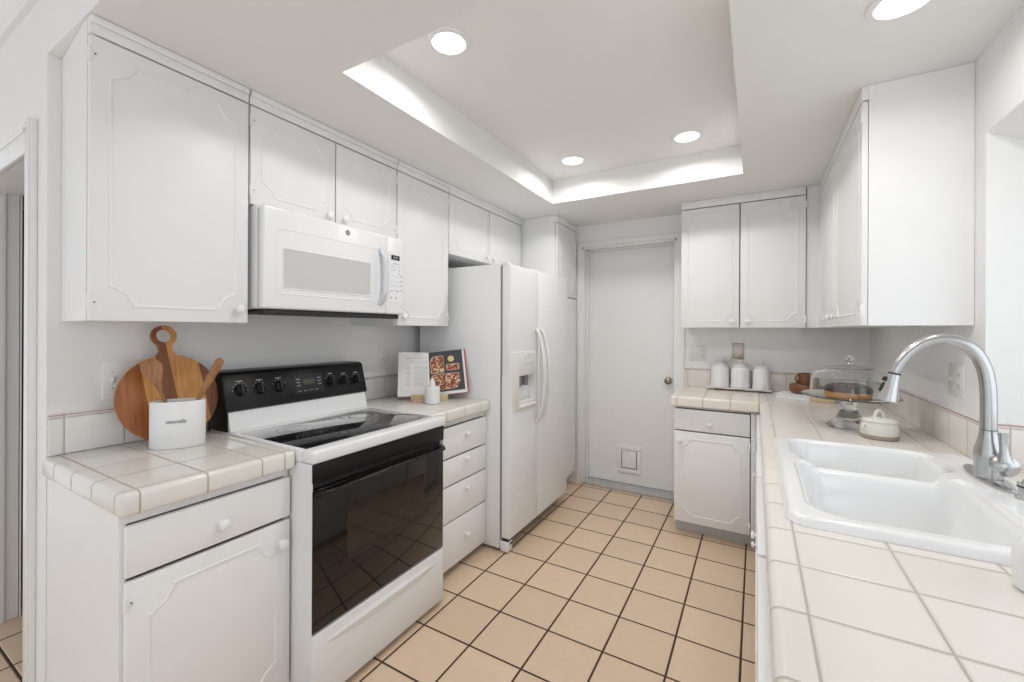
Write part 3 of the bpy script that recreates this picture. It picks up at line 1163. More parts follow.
def rrect(u0, u1, v0, v1, r, n=5):
    o_ = []
    for cu, cv, a0 in ((u1 - r, v1 - r, 0), (u0 + r, v1 - r, 90), (u0 + r, v0 + r, 180), (u1 - r, v0 + r, 270)):
        for k in range(n + 1):
            a = rad(a0 + 90 * k / n)
            o_.append((cu + r * math.cos(a), cv + r * math.sin(a)))
    return o_


m.sweep_closed(rrect(0.985, 1.512, 1.500, 1.760, 0.014), 0.006, 0.0025, lambda a, b, w: fm(a, b, w - 0.0045))
m.sweep_closed(rrect(1.012, 1.458, 1.522, 1.684, 0.008), 0.006, 0.003, lambda a, b, w: fm(a, b, w - 0.0045))
build('door_relief', m, m_appl, md)
m = MB().prism(rrect(1.014, 1.456, 1.524, 1.682, 0.007), fm, -0.0045, -0.0035)
build('window', m, m_ltgrey, md)
m = MB()
pts = [fm(1.520 + 0.006 * math.sin(pi * k / 16), 1.490 + 0.276 * k / 16, (-0.004 + 0.030 * min(1, math.sin(pi * k / 16) * 1.9))) for k in range(17)]
m.tube(pts, 0.0155, 12, flat=(1, 0.8))
build('handle', m, m_mwh, md)
m = MB().box(MX - 0.0385, MX - 0.004, 1.562, MY1 - 0.002, MZ0 - 0.001, MZ1 - 0.002, 0.008, 3)
mp_ = build('control_panel', m, m_appl, mw)
m = MB().prism(rrect(1.577, 1.668, 1.500, 1.765, 0.006), fm, -0.0045, -0.002)
kp_ = build('keypad', m, m_appl, mp_)
m = MB().prism(rrect(1.590, 1.648, 1.722, 1.746, 0.002), fm, -0.002, -0.0005)
dsp = build('display', m, m_dispw, mp_)
text_part('clock_digits', '8:08', 0.018, m_key, dsp, fm(1.619, 1.734, 0.0), Matrix((Vector((0, 1, 0)), Vector((0, 0, 1)), Vector((1, 0, 0)))).transposed())
RT = Matrix((Vector((0, 1, 0)), Vector((0, 0, 1)), Vector((1, 0, 0)))).transposed()
m = MB()
for (uu, vv, ww, hh) in ((1.605, 1.700, .024, .004), (1.632, 1.700, .016, .003), (1.590, 1.684, .012, .003), (1.612, 1.684, .010, .003), (1.640, 1.684, .012, .003),
                         (1.590, 1.668, .010, .003), (1.612, 1.668, .008, .006), (1.645, 1.666, .009, .006), (1.645, 1.648, .009, .006)):
    fbox(m, fm, uu, uu + ww, vv, vv + hh, -0.002, -0.0012)
build('printed_marks', m, m_key, kp_, smooth=False)
for j, row in enumerate(('123', '456', '789', ' 0 ')):
    pass
digs = ['1', '2', '3', '4', '5', '6', '7', '8', '9', '0']
for k, d_ in enumerate(digs):
    col_, row_ = (k % 3, k // 3) if k < 9 else (1, 3)
    text_part('key_digit', d_, 0.013, m_key, kp_, fm(1.595 + 0.022 * col_, 1.634 - 0.024 * row_, -0.0016), RT)
for (uu, vv) in ((1.588, 1.556), (1.632, 1.556), (1.656, 1.634), (1.656, 1.610), (1.656, 1.586), (1.656, 1.562), (1.586, 1.520), (1.618, 1.520)):
    m = MB()
    fbox(m, fm, uu, uu + 0.011, vv, vv + 0.008, -0.002, -0.0010, 0.0005)
    build('function_key', m, m_key, kp_, smooth=False)
m = MB().lathe([(0.0125, 0), (0.0125, 0.0012), (0, 0.0014)], fm(1.322, 1.806, -0.0045), 24, (1, 0, 0))
em = build('emblem', m, m_logo, md)
text_part('monogram', 'GE', 0.014, m_print, em, fm(1.322, 1.806, -0.0026), RT)

# ================================================================== REFRIGERATOR
GX = -1.285
FY0, FY1, FYS = 2.212, 3.105, 2.588
fg = FrL(GX)
rf = thing('refrigerator', 'white side-by-side refrigerator with an ice and water dispenser', 'refrigerator', (-1.65, 2.65, 0))
m = MB().box(-2.005, -1.357, FY0, FY1, 0.022, 1.765, 0.006)
build('body', m, m_fridge, rf)
m = MB().box(-1.357, -1.343, FY0 + 0.006, FY1 - 0.006, 0.10, 1.750)
build('gasket', m, m_gask, rf)
m = MB()
DT, DB = 1.758, 0.092
zA, zB, yA, yB_ = 0.892, 1.070, 2.318, 2.535
x0_, x1_ = -1.343, GX
m.box(x0_, x1_, FY0, FYS - 0.0045, zB, DT, 0.006, 3)
m.box(x0_, x1_, FY0, FYS - 0.0045, DB, zA, 0.006, 3)
m.box(x0_ + 0.0005, x1_ - 0.0005, FY0 + 0.0005, yA, zA - 0.012, zB + 0.012, 0.0)
m.box(x0_ + 0.0005, x1_ - 0.0005, yB_, FYS - 0.005, zA - 0.012, zB + 0.012, 0.0)
m.box(x0_ + 0.0005, x0_ + 0.008, yA, yB_, zA, zB)
fd1 = build('freezer_door', m, m_fridge, rf)
# dispenser
m = MB()
fbox(m, fg, 2.240, yA, 0.858, 1.222, -0.001, 0.007, 0.003)
fbox(m, fg, yB_, 2.560, 0.858, 1.222, -0.001, 0.007, 0.003)
fbox(m, fg, yA - 0.004, yB_ + 0.004, zB, 1.222, -0.001, 0.007, 0.002)
fbox(m, fg, yA - 0.004, yB_ + 0.004, 0.858, zA, -0.001, 0.007, 0.002)
fbox(m, fg, yA - 0.003, yB_ + 0.003, 0.870, 0.884, 0.006, 0.020, 0.004)
ds = build('dispenser_frame', m, m_plas, fd1)
m = MB()
fbox(m, fg, yA + .001, yB_ - .001, zA, zA + 0.012, -0.050, 0.004, 0.002)
build('drip_tray', m, m_plas, ds)
for pa in (yA + 0.03, yB_ - 0.10):
    m = MB()
    fbox(m, fg, pa, pa + 0.035, 1.0, 1.066, -0.045, -0.012, 0.004)
    build('paddle', m, m_gask, ds)
m = MB()
for i in range(3):
    for j in range(2):
        fbox(m, fg, 2.39 + i * 0.05, 2.405 + i * 0.05, 1.14 + j * 0.035, 1.148 + j * 0.035, 0.007, 0.0078)
fbox(m, fg, 2.42, 2.50, 1.195, 1.199, 0.007, 0.0078)
build('dispenser_buttons', m, m_key, ds, smooth=False)
m = MB().box(x0_, x1_, FYS + 0.0045, FY1, DB, DT, 0.006, 3)
fd2 = build('fridge_door', m, m_fridge, rf)
for (hy, dd) in ((FYS - 0.032, fd1), (FYS + 0.040, fd2)):
    m = MB()
    pts = []
    for k in range(25):
        t = k / 24
        pts.append(fg(hy, 0.745 + 0.62 * t, 0.004 + 0.062 * math.sin(pi * t) ** 0.6))
    m.tube(pts, 0.0135, 12, flat=(1.0, 0.8))
    build('handle', m, m_plas, dd)
for (ha, hb_) in ((FY0 + 0.004, FY0 + 0.05), (FYS - 0.05, FYS + 0.05), (FY1 - 0.05, FY1 - 0.004)):
    m = MB().box(-1.355, -1.305, ha, hb_, 1.7595, 1.771, 0.004)
    build('hinge_cover', m, m_fridge, rf)
m = MB().box(-1.375, -1.352, FY0 + 0.075, FY1 - 0.01, 0.018, 0.082, 0.004)
for k in range(4):
    m.box(-1.353, -1.347, FY0 + 0.09, FY1 - 0.02, 0.024 + 0.014 * k, 0.031 + 0.014 * k, 0.001)
build('toe_grille', m, m_bowlb, rf)
m = MB().box(-1.356, -1.300, FY0 + 0.001, FY0 + 0.068, 0.006, 0.072, 0.010, 3)
fc_ = build('foot_cover', m, m_fridge, rf)
m = MB().box(-1.340, -1.298, FY0 + 0.006, FY0 + 0.060, 0.072, 0.086, 0.002)
m.box(-1.302, -1.2985, FY0 + 0.030, FY0 + 0.060, 0.045, 0.058, 0.001)
build('hinge_pin', m, m_dark, fc_)
for (px_, py_) in ((-1.42, FY0 + .05), (-1.42, FY1 - .05), (-1.95, FY0 + .05), (-1.95, FY1 - .05)):
    m = MB().lathe([(0.02, 0), (0.02, 0.022)], (px_, py_, 0), 12)
    build('foot', m, m_blkm, rf)

# ================================================================== SINK
def sd_rrect(x, y, cx, cy, hx, hy, r):
    qx, qy = abs(x - cx) - hx + r, abs(y - cy) - hy + r
    return math.hypot(max(qx, 0), max(qy, 0)) + min(max(qx, qy), 0) - r


def sst(t):
    t = min(1, max(0, t))
    return t * t * (3 - 2 * t)


sk = thing('sink', 'white porcelain double-bowl sink set into the tiled counter', 'sink', (0.34, 1.57, 0.926))
t_ = bmesh.new()
cx, cy = (SX0 + SX1) / 2, (SY0 + SY1) / 2
hx, hy = (SX1 - SX0) / 2, (SY1 - SY0) / 2
bowls = [(0.307, 1.432, 0.190, 0.232, 0.065), (0.307, 1.830, 0.190, 0.120, 0.055)]
# non-uniform grid lines
def gl_(a, b, n):
    return [a + (b - a) * i / n for i in range(n + 1)]


nx, ny = 112, 168
gxs, gys = gl_(SX0, SX1, nx), gl_(SY0, SY1, ny)
grid = {}
for i, x in enumerate(gxs):
    for j, y in enumerate(gys):
        # pull the square border onto a rounded rectangle
        so = sd_rrect(x, y, cx, cy, hx, hy, 0.045)
        X_, Y_ = x, y
        if so > 0:
            qx, qy = abs(x - cx) - (hx - .045), abs(y - cy) - (hy - .045)
            l_ = math.hypot(qx, qy)
            X_ = cx + math.copysign(hx - .045 + qx / l_ * .045, x - cx)
            Y_ = cy + math.copysign(hy - .045 + qy / l_ * .045, y - cy)
            so = 0
        top = 0.9265 + 0.0205 * math.sqrt(max(0, 1 - (1 - min(1, -so / 0.020)) ** 2))
        z = top
        for (bx, by, bhx, bhy, br) in bowls:
            s_ = sd_rrect(x, y, bx, by, bhx, bhy, br)
            d_ = 0.160 * (1 - (1 - min(1, max(0, -s_ / 0.064))) ** 2.6)
            lip = 0.010 * sst((0.016 - s_) / 0.022)
            z -= max(0, d_) + (lip if s_ < 0.016 else 0)
        # divider a little lower than the rim
        if abs(x - 0.307) < 0.19 and 1.655 < y < 1.720:
            z -= 0.028 * sst((0.19 - abs(x - 0.307)) / 0.06) * sst((0.0325 - abs(y - 1.6875)) / 0.012)
        grid[i, j] = t_.verts.new((X_, Y_, z))
for i in range(nx):
    for j in range(ny):
        t_.faces.new((grid[i, j], grid[i + 1, j], grid[i + 1, j + 1], grid[i, j + 1]))
bmesh.ops.remove_doubles(t_, verts=t_.verts, dist=1e-5)
m = MB()
m._merge(t_)
ob = build('basin', m, m_sink, sk, ang=80)
for (bx, by) in ((0.307, 1.43), (0.307, 1.83)):
    m = MB().lathe([(0.042, 0), (0.042, 0.003), (0.034, 0.004), (0.030, 0.001), (0, 0.001)], (bx, by, 0.7765), 28)
    build('drain', m, m_steel, sk)

# ================================================================== FAUCET
fy = 1.690
fa = thing('faucet', 'brushed steel gooseneck pull-down faucet on the sink deck', 'faucet', (0.572, fy, 0.947))
zd = 0.9465
m = MB()
outline = []
for k in range(48):
    a = 2 * pi * k / 48
    ex = 0.031 * (abs(math.sin(a)) ** 0.8) * (1 if math.sin(a) > 0 else -1)
    yy = 0.128 * math.cos(a)
    outline.append((0.566 + ex * (1 - 0.15 * abs(math.cos(a))), fy + 0.012 + yy))
m.prism(outline, lambda a, b, h: Vector((a, b, h)), zd, zd + 0.008, 0.003)
build('deck_plate', m, m_steel, fa)
m = MB()
fcx = 0.563
m.lathe([(0.029, 0), (0.029, 0.045), (0.030, 0.060), (0.028, 0.078), (0.022, 0.100), (0.0178, 0.128), (0.0178, 0.130)], (fcx, fy, zd + 0.0085), 32)
bd_ = build('body', m, m_steel, fa)
m = MB().lathe([(0.0182, 0), (0.0182, 0.0025)], (fcx, fy, zd + 0.139), 32)
build('joint_ring', m, m_steeld, bd_)
# neck: vertical then a three-quarter arc to the spray head
neck = [(fcx, fy, 1.084), (fcx, fy, 1.16), (0.561, fy, 1.215), (0.553, fy, 1.262), (0.536, fy, 1.301), (0.511, fy, 1.326), (0.482, fy, 1.337),
        (0.452, fy, 1.336), (0.424, fy, 1.322), (0.400, fy, 1.299), (0.380, fy, 1.270), (0.364, fy, 1.238)]


def smooth_path(P, sub=5):
    P = [Vector(p) for p in P]
    out = []
    for i in range(len(P) - 1):
        p0 = P[max(0, i - 1)]
        p1, p2 = P[i], P[i + 1]
        p3 = P[min(len(P) - 1, i + 2)]
        for k in range(sub):
            t = k / sub
            out.append(0.5 * ((2 * p1) + (-p0 + p2) * t + (2 * p0 - 5 * p1 + 4 * p2 - p3) * t * t + (-p0 + 3 * p1 - 3 * p2 + p3) * t ** 3))
    out.append(P[-1])
    return out


np_ = smooth_path(neck)
N_ = len(np_)
m = MB().tube(np_, [0.0172 - 0.0022 * (i / (N_ - 1)) for i in range(N_)], 20)
nk = build('neck', m, m_steel, fa)
hd0, hd1 = Vector((0.363, fy, 1.234)), Vector((0.345, fy, 1.148))
ax = (hd1 - hd0).normalized()
m = MB().lathe([(0.0162, 0), (0.0162, 0.004)], hd0, 24, ax)
rg_ = build('black_ring', m, m_blkm, nk)
L_ = (hd1 - hd0).length
m = MB().lathe([(0.0160, 0.004), (0.0168, 0.020), (0.0200, 0.045), (0.0245, 0.070), (0.0265, L_ - 0.003), (0.0245, L_), (0.020, L_)], hd0, 28, ax)
sh = build('spray_head', m, m_steel, nk)
m = MB()
side = Vector((-1, -0.15, 0)).normalized()
for (t0, t1, ww) in ((0.012, 0.024, .018), (0.030, 0.058, .0185)):
    a = hd0 + ax * t0 + side * ww
    b = hd0 + ax * t1 + side * (ww + 0.004)
    m.tube([a, (a + b) / 2, b], [0.0045, 0.006, 0.005], 10)
build('spray_buttons', m, m_blkm, sh)
m = MB().lathe([(0.019, 0), (0.019, 0.002), (0, 0.002)], hd1 + ax * 0.0, 24, ax)
build('spray_face', m, m_steeld, sh)
# lever on the right of the body
m = MB()
m.tube([(fcx, fy, 1.006), (fcx + 0.014, fy - 0.020, 1.002), (fcx + 0.018, fy - 0.034, 1.000)], [0.020, 0.021, 0.019], 18)
m.lathe([(0.0, -0.018), (0.018, -0.014), (0.027, -0.004), (0.028, 0.002), (0.022, 0.009), (0.010, 0.013), (0, 0.014)], (fcx + 0.016, fy - 0.045, 1.000), 24, (-0.15, -1, 0.15))
lv = [(fcx + 0.015, fy - 0.046, 1.012), (fcx + 0.014, fy - 0.047, 1.038), (fcx + 0.012, fy - 0.047, 1.064), (fcx + 0.012, fy - 0.046, 1.088)]
m.tube(lv, [0.017, 0.0095, 0.0085, 0.0095], 14)
build('lever', m, m_steel, fa)

# steel soap pump beside the faucet, at the edge of the picture
so = thing('soap_pump', 'small steel soap pump on the sink deck at the right edge', 'soap pump', (0.578, 1.540, 0.947))
m = MB().lathe([(0.019, 0), (0.019, 0.006), (0.013, 0.008), (0.013, 0.028), (0.015, 0.030), (0.015, 0.040)], (0.578, 1.540, zd + 0.0005), 24)
b_ = build('pump_body', m, m_steel, so)
m = MB().lathe([(0.0152, 0), (0.0152, 0.004)], (0.578, 1.540, zd + 0.030), 24)
build('black_ring', m, m_blkm, b_)
m = MB().tube([(0.578, 1.540, 0.985), (0.584, 1.538, 1.000), (0.606, 1.534, 1.004)], [0.008, 0.008, 0.006], 12)
build('spout', m, m_steel, so)

# white bottle at the right edge on the near counter
m = MB().lathe([(0.0, 0), (0.034, 0.0), (0.038, 0.004), (0.039, 0.050), (0.036, 0.075), (0.022, 0.092), (0.012, 0.098), (0.012, 0.112), (0, 0.113)], (0.418, 1.050, 0.9265), 32)
tag(build('bottle', m, m_ceramic, origin=(0.418, 1.050, 0.9265)), 'white bottle on the near tiles at the right edge of the picture', 'bottle')

# ================================================================== RIGHT COUNTER OBJECTS
# glass cake stand
kx, ky = 0.366, 2.43
zk = ZK + 0.0005
cs = thing('cake_stand', 'clear glass footed cake stand with a domed lid', 'cake stand', (kx, ky, zk))
m = MB().lathe([(0.0, 0.003), (0.082, 0.0), (0.085, 0.004), (0.076, 0.014), (0.058, 0.032), (0.040, 0.058), (0.028, 0.088), (0.026, 0.115), (0.034, 0.128), (0, 0.128)], (kx, ky, zk), 48)
build('pedestal', m, m_glass, cs)
m = MB().lathe([(0, 0.1285), (0.03, 0.1287), (0.120, 0.130), (0.172, 0.136), (0.182, 0.143), (0.180, 0.146), (0.166, 0.141), (0.120, 0.137), (0, 0.137)], (kx, ky, zk), 64)
build('plate', m, m_glass, cs)
m = MB()
outer = [(0.147, 0.139), (0.147, 0.160), (0.143, 0.222), (0.139, 0.240), (0.130, 0.250), (0.116, 0.255), (0.092, 0.262), (0.088, 0.268), (0.050, 0.276), (0.0, 0.280)]
inner = [(r - 0.003, z - (0.003 if z > .14 else 0)) for r, z in outer[:-1]] + [(0.0, 0.2765)]
m.lathe(outer + [], (kx, ky, zk), 64)
m2 = MB()
t_ = bmesh.new()
rings = []
for r_, z_ in outer + inner[::-1]:
    if r_ < 1e-6:
        rings.append([t_.verts.new((kx, ky, zk + z_))])
    else:
        rings.append([t_.verts.new((kx + r_ * math.cos(2 * pi * i / 64), ky + r_ * math.sin(2 * pi * i / 64), zk + z_)) for i in range(64)])
pairs = list(zip(rings, rings[1:])) + [(rings[-1], rings[0])]
for A, B in pairs:
    if len(A) == 1 and len(B) == 1:
        continue
    for i in range(64):
        j = (i + 1) % 64
        if len(A) == 1:
            t_.faces.new((A[0], B[i], B[j]))
        elif len(B) == 1:
            t_.faces.new((A[i], B[0], A[j]))
        else:
            t_.faces.new((A[i], B[i], B[j], A[j]))
bmesh.ops.recalc_face_normals(t_, faces=t_.faces)
m2._merge(t_)
dm = build('dome_lid', m2, m_glass, cs)
m.bm.free()
m = MB().lathe([(0.014, 0.280), (0.010, 0.285), (0.008, 0.292), (0.014, 0.299), (0.018, 0.308), (0.015, 0.317), (0.006, 0.323), (0, 0.324)], (kx, ky, zk), 24)
build('lid_knob', m, m_glass, dm)
# bundt cake inside
ck = thing('bundt_cake', 'chocolate-topped orange bundt cake under the glass dome', 'cake', (kx, ky, zk + 0.138))
m = MB().lathe([(0.022, 0.0), (0.080, 0.0), (0.085, 0.012), (0.085, 0.024), (0.080, 0.034), (0.052, 0.042), (0.026, 0.036), (0.020, 0.02)], (kx - 0.004, ky, zk + 0.1375), 48,
               rib=lambda a, z: 0.03 * math.cos(a * 10))
build('sponge', m, m_cakeb, ck)
m = MB().lathe([(0.077, 0.032), (0.083, 0.022), (0.087, 0.024), (0.085, 0.038), (0.074, 0.052), (0.054, 0.059), (0.032, 0.052), (0.022, 0.038), (0.028, 0.034)], (kx - 0.004, ky, zk + 0.1375), 60,
               rib=lambda a, z: 0.035 * math.cos(a * 10) + 0.02 * math.sin(a * 23))
build('glaze', m, m_caket, ck)

# cream sugar bowl with lid
bx, by = 0.436, 2.248
cb = thing('lidded_bowl', 'small cream lidded bowl with a brown foot beside the sink', 'bowl', (bx, by, zk))
m = MB().lathe([(0.0, 0), (0.054, 0), (0.058, 0.004), (0.061, 0.018), (0.062, 0.035), (0.059, 0.056), (0.055, 0.066), (0.052, 0.066), (0, 0.062)], (bx, by, zk), 48)
bb = build('bowl', m, m_cream, cb)
m = MB().lathe([(0.056, 0.0), (0.061, 0.002), (0.0625, 0.012), (0.061, 0.016)], (bx, by, zk + 0.0002), 48)
build('brown_foot', m, m_bowlb, bb)
m = MB().lathe([(0.058, 0.0665), (0.060, 0.071), (0.053, 0.078), (0.034, 0.084), (0, 0.086)], (bx, by, zk), 48)
ld = build('lid', m, m_cream, cb)
m = MB()
a_ = rad(30)
pts = [(bx + math.cos(a_) * 0.018 * math.cos(t) * -1, by + math.sin(a_) * 0.018 * math.cos(t) * -1, zk + 0.082 + 0.028 * math.sin(t)) for t in [pi * k / 12 for k in range(13)]]
m.tube(pts, 0.0065, 12)
build('lid_handle', m, m_cream, ld)
m = MB()
for sg in (1, -1):
    pts = [(bx + sg * (0.058 + 0.009 * math.sin(t)) * math.cos(a_), by + sg * (0.058 + 0.009 * math.sin(t)) * math.sin(a_), zk + 0.032 + 0.026 * (t / pi)) for t in [pi * k / 8 for k in range(9)]]
    m.tube(pts, 0.006, 10)
build('side_handle', m, m_cream, bb)

# board/book with brown dish and mug
cbk = thing('cookbook', 'closed cream book lying under the brown dish and mug', 'book', (0.285, 3.29, zk), rotz=rad(-18))
m = MB().box(-0.155, 0.155, -0.08, 0.08, 0.004, 0.024)
build('page_block', m, m_paper, cbk, local=True)
m = MB().box(-0.160, 0.160, -0.084, 0.084, 0.0, 0.004, 0.001).box(-0.160, 0.160, -0.084, 0.084, 0.0242, 0.028, 0.001)
build('cover', m, m_paper, cbk, local=True)
m = MB().box(0.030, 0.161, -0.086, -0.080, 0.0005, 0.0275, 0.002)
build('tan_band', m, m_bamboo, cbk, local=True)
zb = zk + 0.0285
gx_, gy_ = 0.278, 3.345
m = MB().lathe([(0, 0), (0.068, 0), (0.084, 0.010), (0.088, 0.030), (0.086, 0.052), (0.078, 0.062), (0.070, 0.058), (0, 0.054)], (gx_, gy_, zb), 40)
tag(build('shallow_bowl', m, m_brownc, origin=(gx_, gy_, zb)), 'low brown stoneware dish under the brown mug', 'bowl')
mg_ = thing('mug', 'brown stoneware mug sitting on the brown dish', 'mug', (gx_, gy_, zb + .0565))
m = MB().lathe([(0, 0), (0.040, 0), (0.044, 0.004), (0.047, 0.04), (0.048, 0.072), (0.045, 0.072), (0.043, 0.04), (0.036, 0.010), (0, 0.010)], (gx_ + .005, gy_, zb + 0.0580), 36)
cup = build('cup', m, m_brownc, mg_)
m = MB()
hv_ = Vector((-0.87, -0.5, 0))
pts = [Vector((gx_ + .005, gy_, zb + 0.0580 + 0.040)) + hv_ * (0.040 + 0.030 * math.sin(t)) + Vector((0, 0, 0.026 * math.cos(t))) for t in [pi * k / 12 for k in range(13)]]
m.tube(pts, 0.0055, 10)
build('handle', m, m_brownc, mg_)

# canisters on a white tray
tr = thing('serving_tray', 'long white footed tray under the three canisters', 'tray', (-0.105, 3.495, zk))
m = MB().box(-0.325, 0.095, 3.445, 3.545, zk + 0.010, zk + 0.019, 0.004, 3)
build('tray', m, m_cream, tr)
for px_ in (-0.255, 0.025):
    m = MB().box(px_ - 0.012, px_ + 0.012, 3.455, 3.535, zk, zk + 0.0105, 0.002)
    build('foot', m, m_dark, tr)
clabs = ['white ribbed lidded canister, leftmost of three on the tray', 'white ribbed lidded canister in the middle of the tray',
         'slightly slimmer white ribbed canister, rightmost on the tray']
for i, (cxx, rr, hh) in enumerate(((-0.232, 0.060, 0.150), (-0.100, 0.060, 0.150), (0.032, 0.053, 0.144))):
    z0 = zk + 0.0195
    cn = thing('canister', clabs[i], 'canister', (cxx, 3.495, z0), 'white canisters on the tray')
    m = MB().lathe([(0, 0), (rr * 1.02, 0), (rr * 1.06, 0.010), (rr * 1.04, 0.024), (rr, 0.032), (rr, hh - 0.016), (rr * .94, hh - 0.004), (rr * .86, hh), (0, hh)], (cxx, 3.495, z0), 72,
                   rib=lambda a, z: (0.018 * math.cos(a * 18) if z < hh - 0.01 else 0) + (0.03 * math.cos(a * 9) if 0.002 < z < 0.03 else 0))
    build('jar', m, m_ceramic, cn)
    m = MB().lathe([(rr * .88, 0.0005), (rr * .92, 0.008), (rr * .70, 0.022), (rr * .36, 0.030), (rr * .26, 0.036), (rr * .38, 0.044), (rr * .30, 0.053), (0, 0.056)], (cxx, 3.495, z0 + hh), 36)
    build('lid', m, m_ceramic, cn)


# ================================================================== OUTLETS AND SWITCHES
def plate(label, fr, u0, u1, v0, v1, mat, kinds, name='wall_outlet', cat='outlet'):
    r = thing(name, label, cat, tuple(fr((u0 + u1) / 2, (v0 + v1) / 2, 0)))
    m = MB()
    fbox(m, fr, u0, u1, v0, v1, 0.0002, 0.006, 0.002)
    build('cover_plate', m, mat, r)
    n = len(kinds)
    for k, kd in enumerate(kinds):
        cu = u0 + (u1 - u0) * (k + .5) / n
        cv = (v0 + v1) / 2
        if kd == 'switch':
            m = MB()
            fbox(m, fr, cu - 0.005, cu + 0.005, cv - 0.012, cv + 0.012, 0.0055, 0.008, 0.001)
            fbox(m, fr, cu - 0.003, cu + 0.003, cv - 0.002, cv + 0.009, 0.0075, 0.015, 0.001)
            build('toggle', m, mat, r)
            m = MB()
            for dv in (-.03, .03):
                fbox(m, fr, cu - 0.002, cu + 0.002, cv + dv - .002, cv + dv + .002, 0.0058, 0.0066)
            build('screw', m, m_key, r)
        else:
            for dv in (-0.020, 0.020):
                m = MB()
                m.prism(rrect(cu - 0.015, cu + 0.015, cv + dv - 0.013, cv + dv + 0.013, 0.006), fr, 0.0058, 0.0075)
                q = build('receptacle', m, mat, r)
                m = MB()
                fbox(m, fr, cu - 0.0075, cu - 0.005, cv + dv - 0.003, cv + dv + 0.006, 0.0073, 0.0079)
                fbox(m, fr, cu + 0.005, cu + 0.0075, cv + dv - 0.003, cv + dv + 0.006, 0.0073, 0.0079)
                fbox(m, fr, cu - 0.002, cu + 0.002, cv + dv - 0.010, cv + dv - 0.006, 0.0073, 0.0079)
                build('slots', m, m_slot, q)
    return r


fwb = FrB(YB)
plate('ivory double-gang switch and outlet on the back wall beside the door', fwb, -0.452, -0.334, 1.127, 1.245, m_plas, ['switch', 'outlet'])
plate('pewter-coloured outlet plate on the back wall above the canisters', fwb, -0.157, -0.077, 1.150, 1.270, m_mirror, ['outlet'])
m = MB()
fbox(m, fwb, -0.205, -0.165, 1.135, 1.165, 0.0003, 0.028, 0.004)
ad = build('plug_adapter', m, m_plas, origin=tuple(fwb(-0.185, 1.135, 0)))
tag(ad, 'small white plug-in box beside the pewter outlet plate', 'adapter')
fwr = FrR(XR)
plate('ivory double-gang switch and outlet plate on the right wall behind the faucet', fwr, 2.118, 2.252, 1.122, 1.240, m_plas, ['outlet', 'switch'])
fwl = FrL(XL)
plate('white wall plate on the left wall partly behind the round board', fwl, 0.596, 0.712, 1.098, 1.236, m_cab, ['switch', 'outlet'])
plate('white outlet on the left wall between the range and the cookbook', fwl, 1.905, 1.975, 1.140, 1.250, m_cab, ['outlet'])

# ================================================================== LEFT COUNTER OBJECTS
# round acacia board leaning on the wall
ccy, ccz, cr_ = 0.766, 1.107, 0.1655
br = thing('cutting_board', 'round acacia serving board with a ring handle leaning on the wall', 'cutting board', (-1.948, ccy, ZK + 0.001))
br.rotation_euler = (0, rad(-10.5), 0)
m = MB()
hc = (-0.006, 0.408)     # ring centre in local (y,z); board is round then neck then ring
out = []
zc0_ = cr_ + 0.002
a0 = math.asin(0.036 / cr_)
base_a = math.atan2(hc[1] - zc0_, hc[0])
for k in range(73):
    a = base_a + a0 + (2 * pi - 2 * a0) * k / 72
    out.append((cr_ * math.cos(a), zc0_ + cr_ * math.sin(a)))
dirn = Vector((hc[0], hc[1] - zc0_)).normalized()
perp = Vector((dirn.y, -dirn.x))
base_c = Vector((0, zc0_))
for t, w in ((0.170, 0.027), (0.180, 0.021), (0.193, 0.0205)):
    q = base_c + dirn * t + perp * w
    out.append((q.x, q.y))
rc = Vector(hc)
RO = 0.041
ph = math.asin(0.021 / RO)
bk_a = math.atan2(-dirn.y, -dirn.x)
for k in range(33):
    a = bk_a + ph * 1.15 + (2 * pi - 2.3 * ph) * k / 32
    out.append((rc.x + RO * math.cos(a), rc.y + RO * math.sin(a)))
for t, w in ((0.193, 0.0205), (0.180, 0.021), (0.170, 0.027)):
    q = base_c + dirn * t - perp * w
    out.append((q.x, q.y))
# outline with a hole: bridge the polygon to the hole, then solidify
t_ = bmesh.new()
ov = [t_.verts.new((0, a, b)) for a, b in out]
hv = [t_.verts.new((0, rc.x + 0.026 * math.cos(2 * pi * k / 28), rc.y + 0.026 * math.sin(2 * pi * k / 28))) for k in range(28)]
oe = [t_.edges.new((ov[i], ov[(i + 1) % len(ov)])) for i in range(len(ov))]
he = [t_.edges.new((hv[i], hv[(i + 1) % 28])) for i in range(28)]
bmesh.ops.triangle_fill(t_, use_beauty=True, use_dissolve=False, edges=oe + he)
res = bmesh.ops.extrude_face_region(t_, geom=t_.faces[:])
bmesh.ops.translate(t_, verts=[g for g in res['geom'] if isinstance(g, bmesh.types.BMVert)], vec=(0.017, 0, 0))
bmesh.ops.recalc_face_normals(t_, faces=t_.faces)
m = MB()
m._merge(t_)
bo = build('board', m, m_board, br, local=True, ang=50)
bv = bo.modifiers.new('bevel', 'BEVEL')
bv.width = 0.003
bv.segments = 2
bv.limit_method = 'ANGLE'

# white oval utensil crock
cxk, cyk = -1.850, 0.744
ck_ = thing('utensil_crock', 'white oval ceramic crock lettered utensils in front of the round board', 'crock', (cxk, cyk, ZK + 0.001), rotz=rad(57))
HH = 0.168
m = MB()
ssx, ssy = 0.084, 0.050
m.lathe([(0.0, 0), (0.965, 0), (1.0, 0.004), (1.0, HH - 0.002), (0.985, HH), (0.955, HH), (0.945, HH - 0.004), (0.94, 0.010), (0, 0.010)], (0, 0, 0), 64, sx=ssx, sy=ssy)
cr = build('crock', m, m_ceramic, ck_, local=True)
text_part('lettering', 'utensils', 0.020, m_logo, cr, (0.004, -ssy - 0.0004, 0.098), Matrix((Vector((1, 0, 0)), Vector((0, 0, 1)), Vector((0, -1, 0)))).transposed(), local=True)


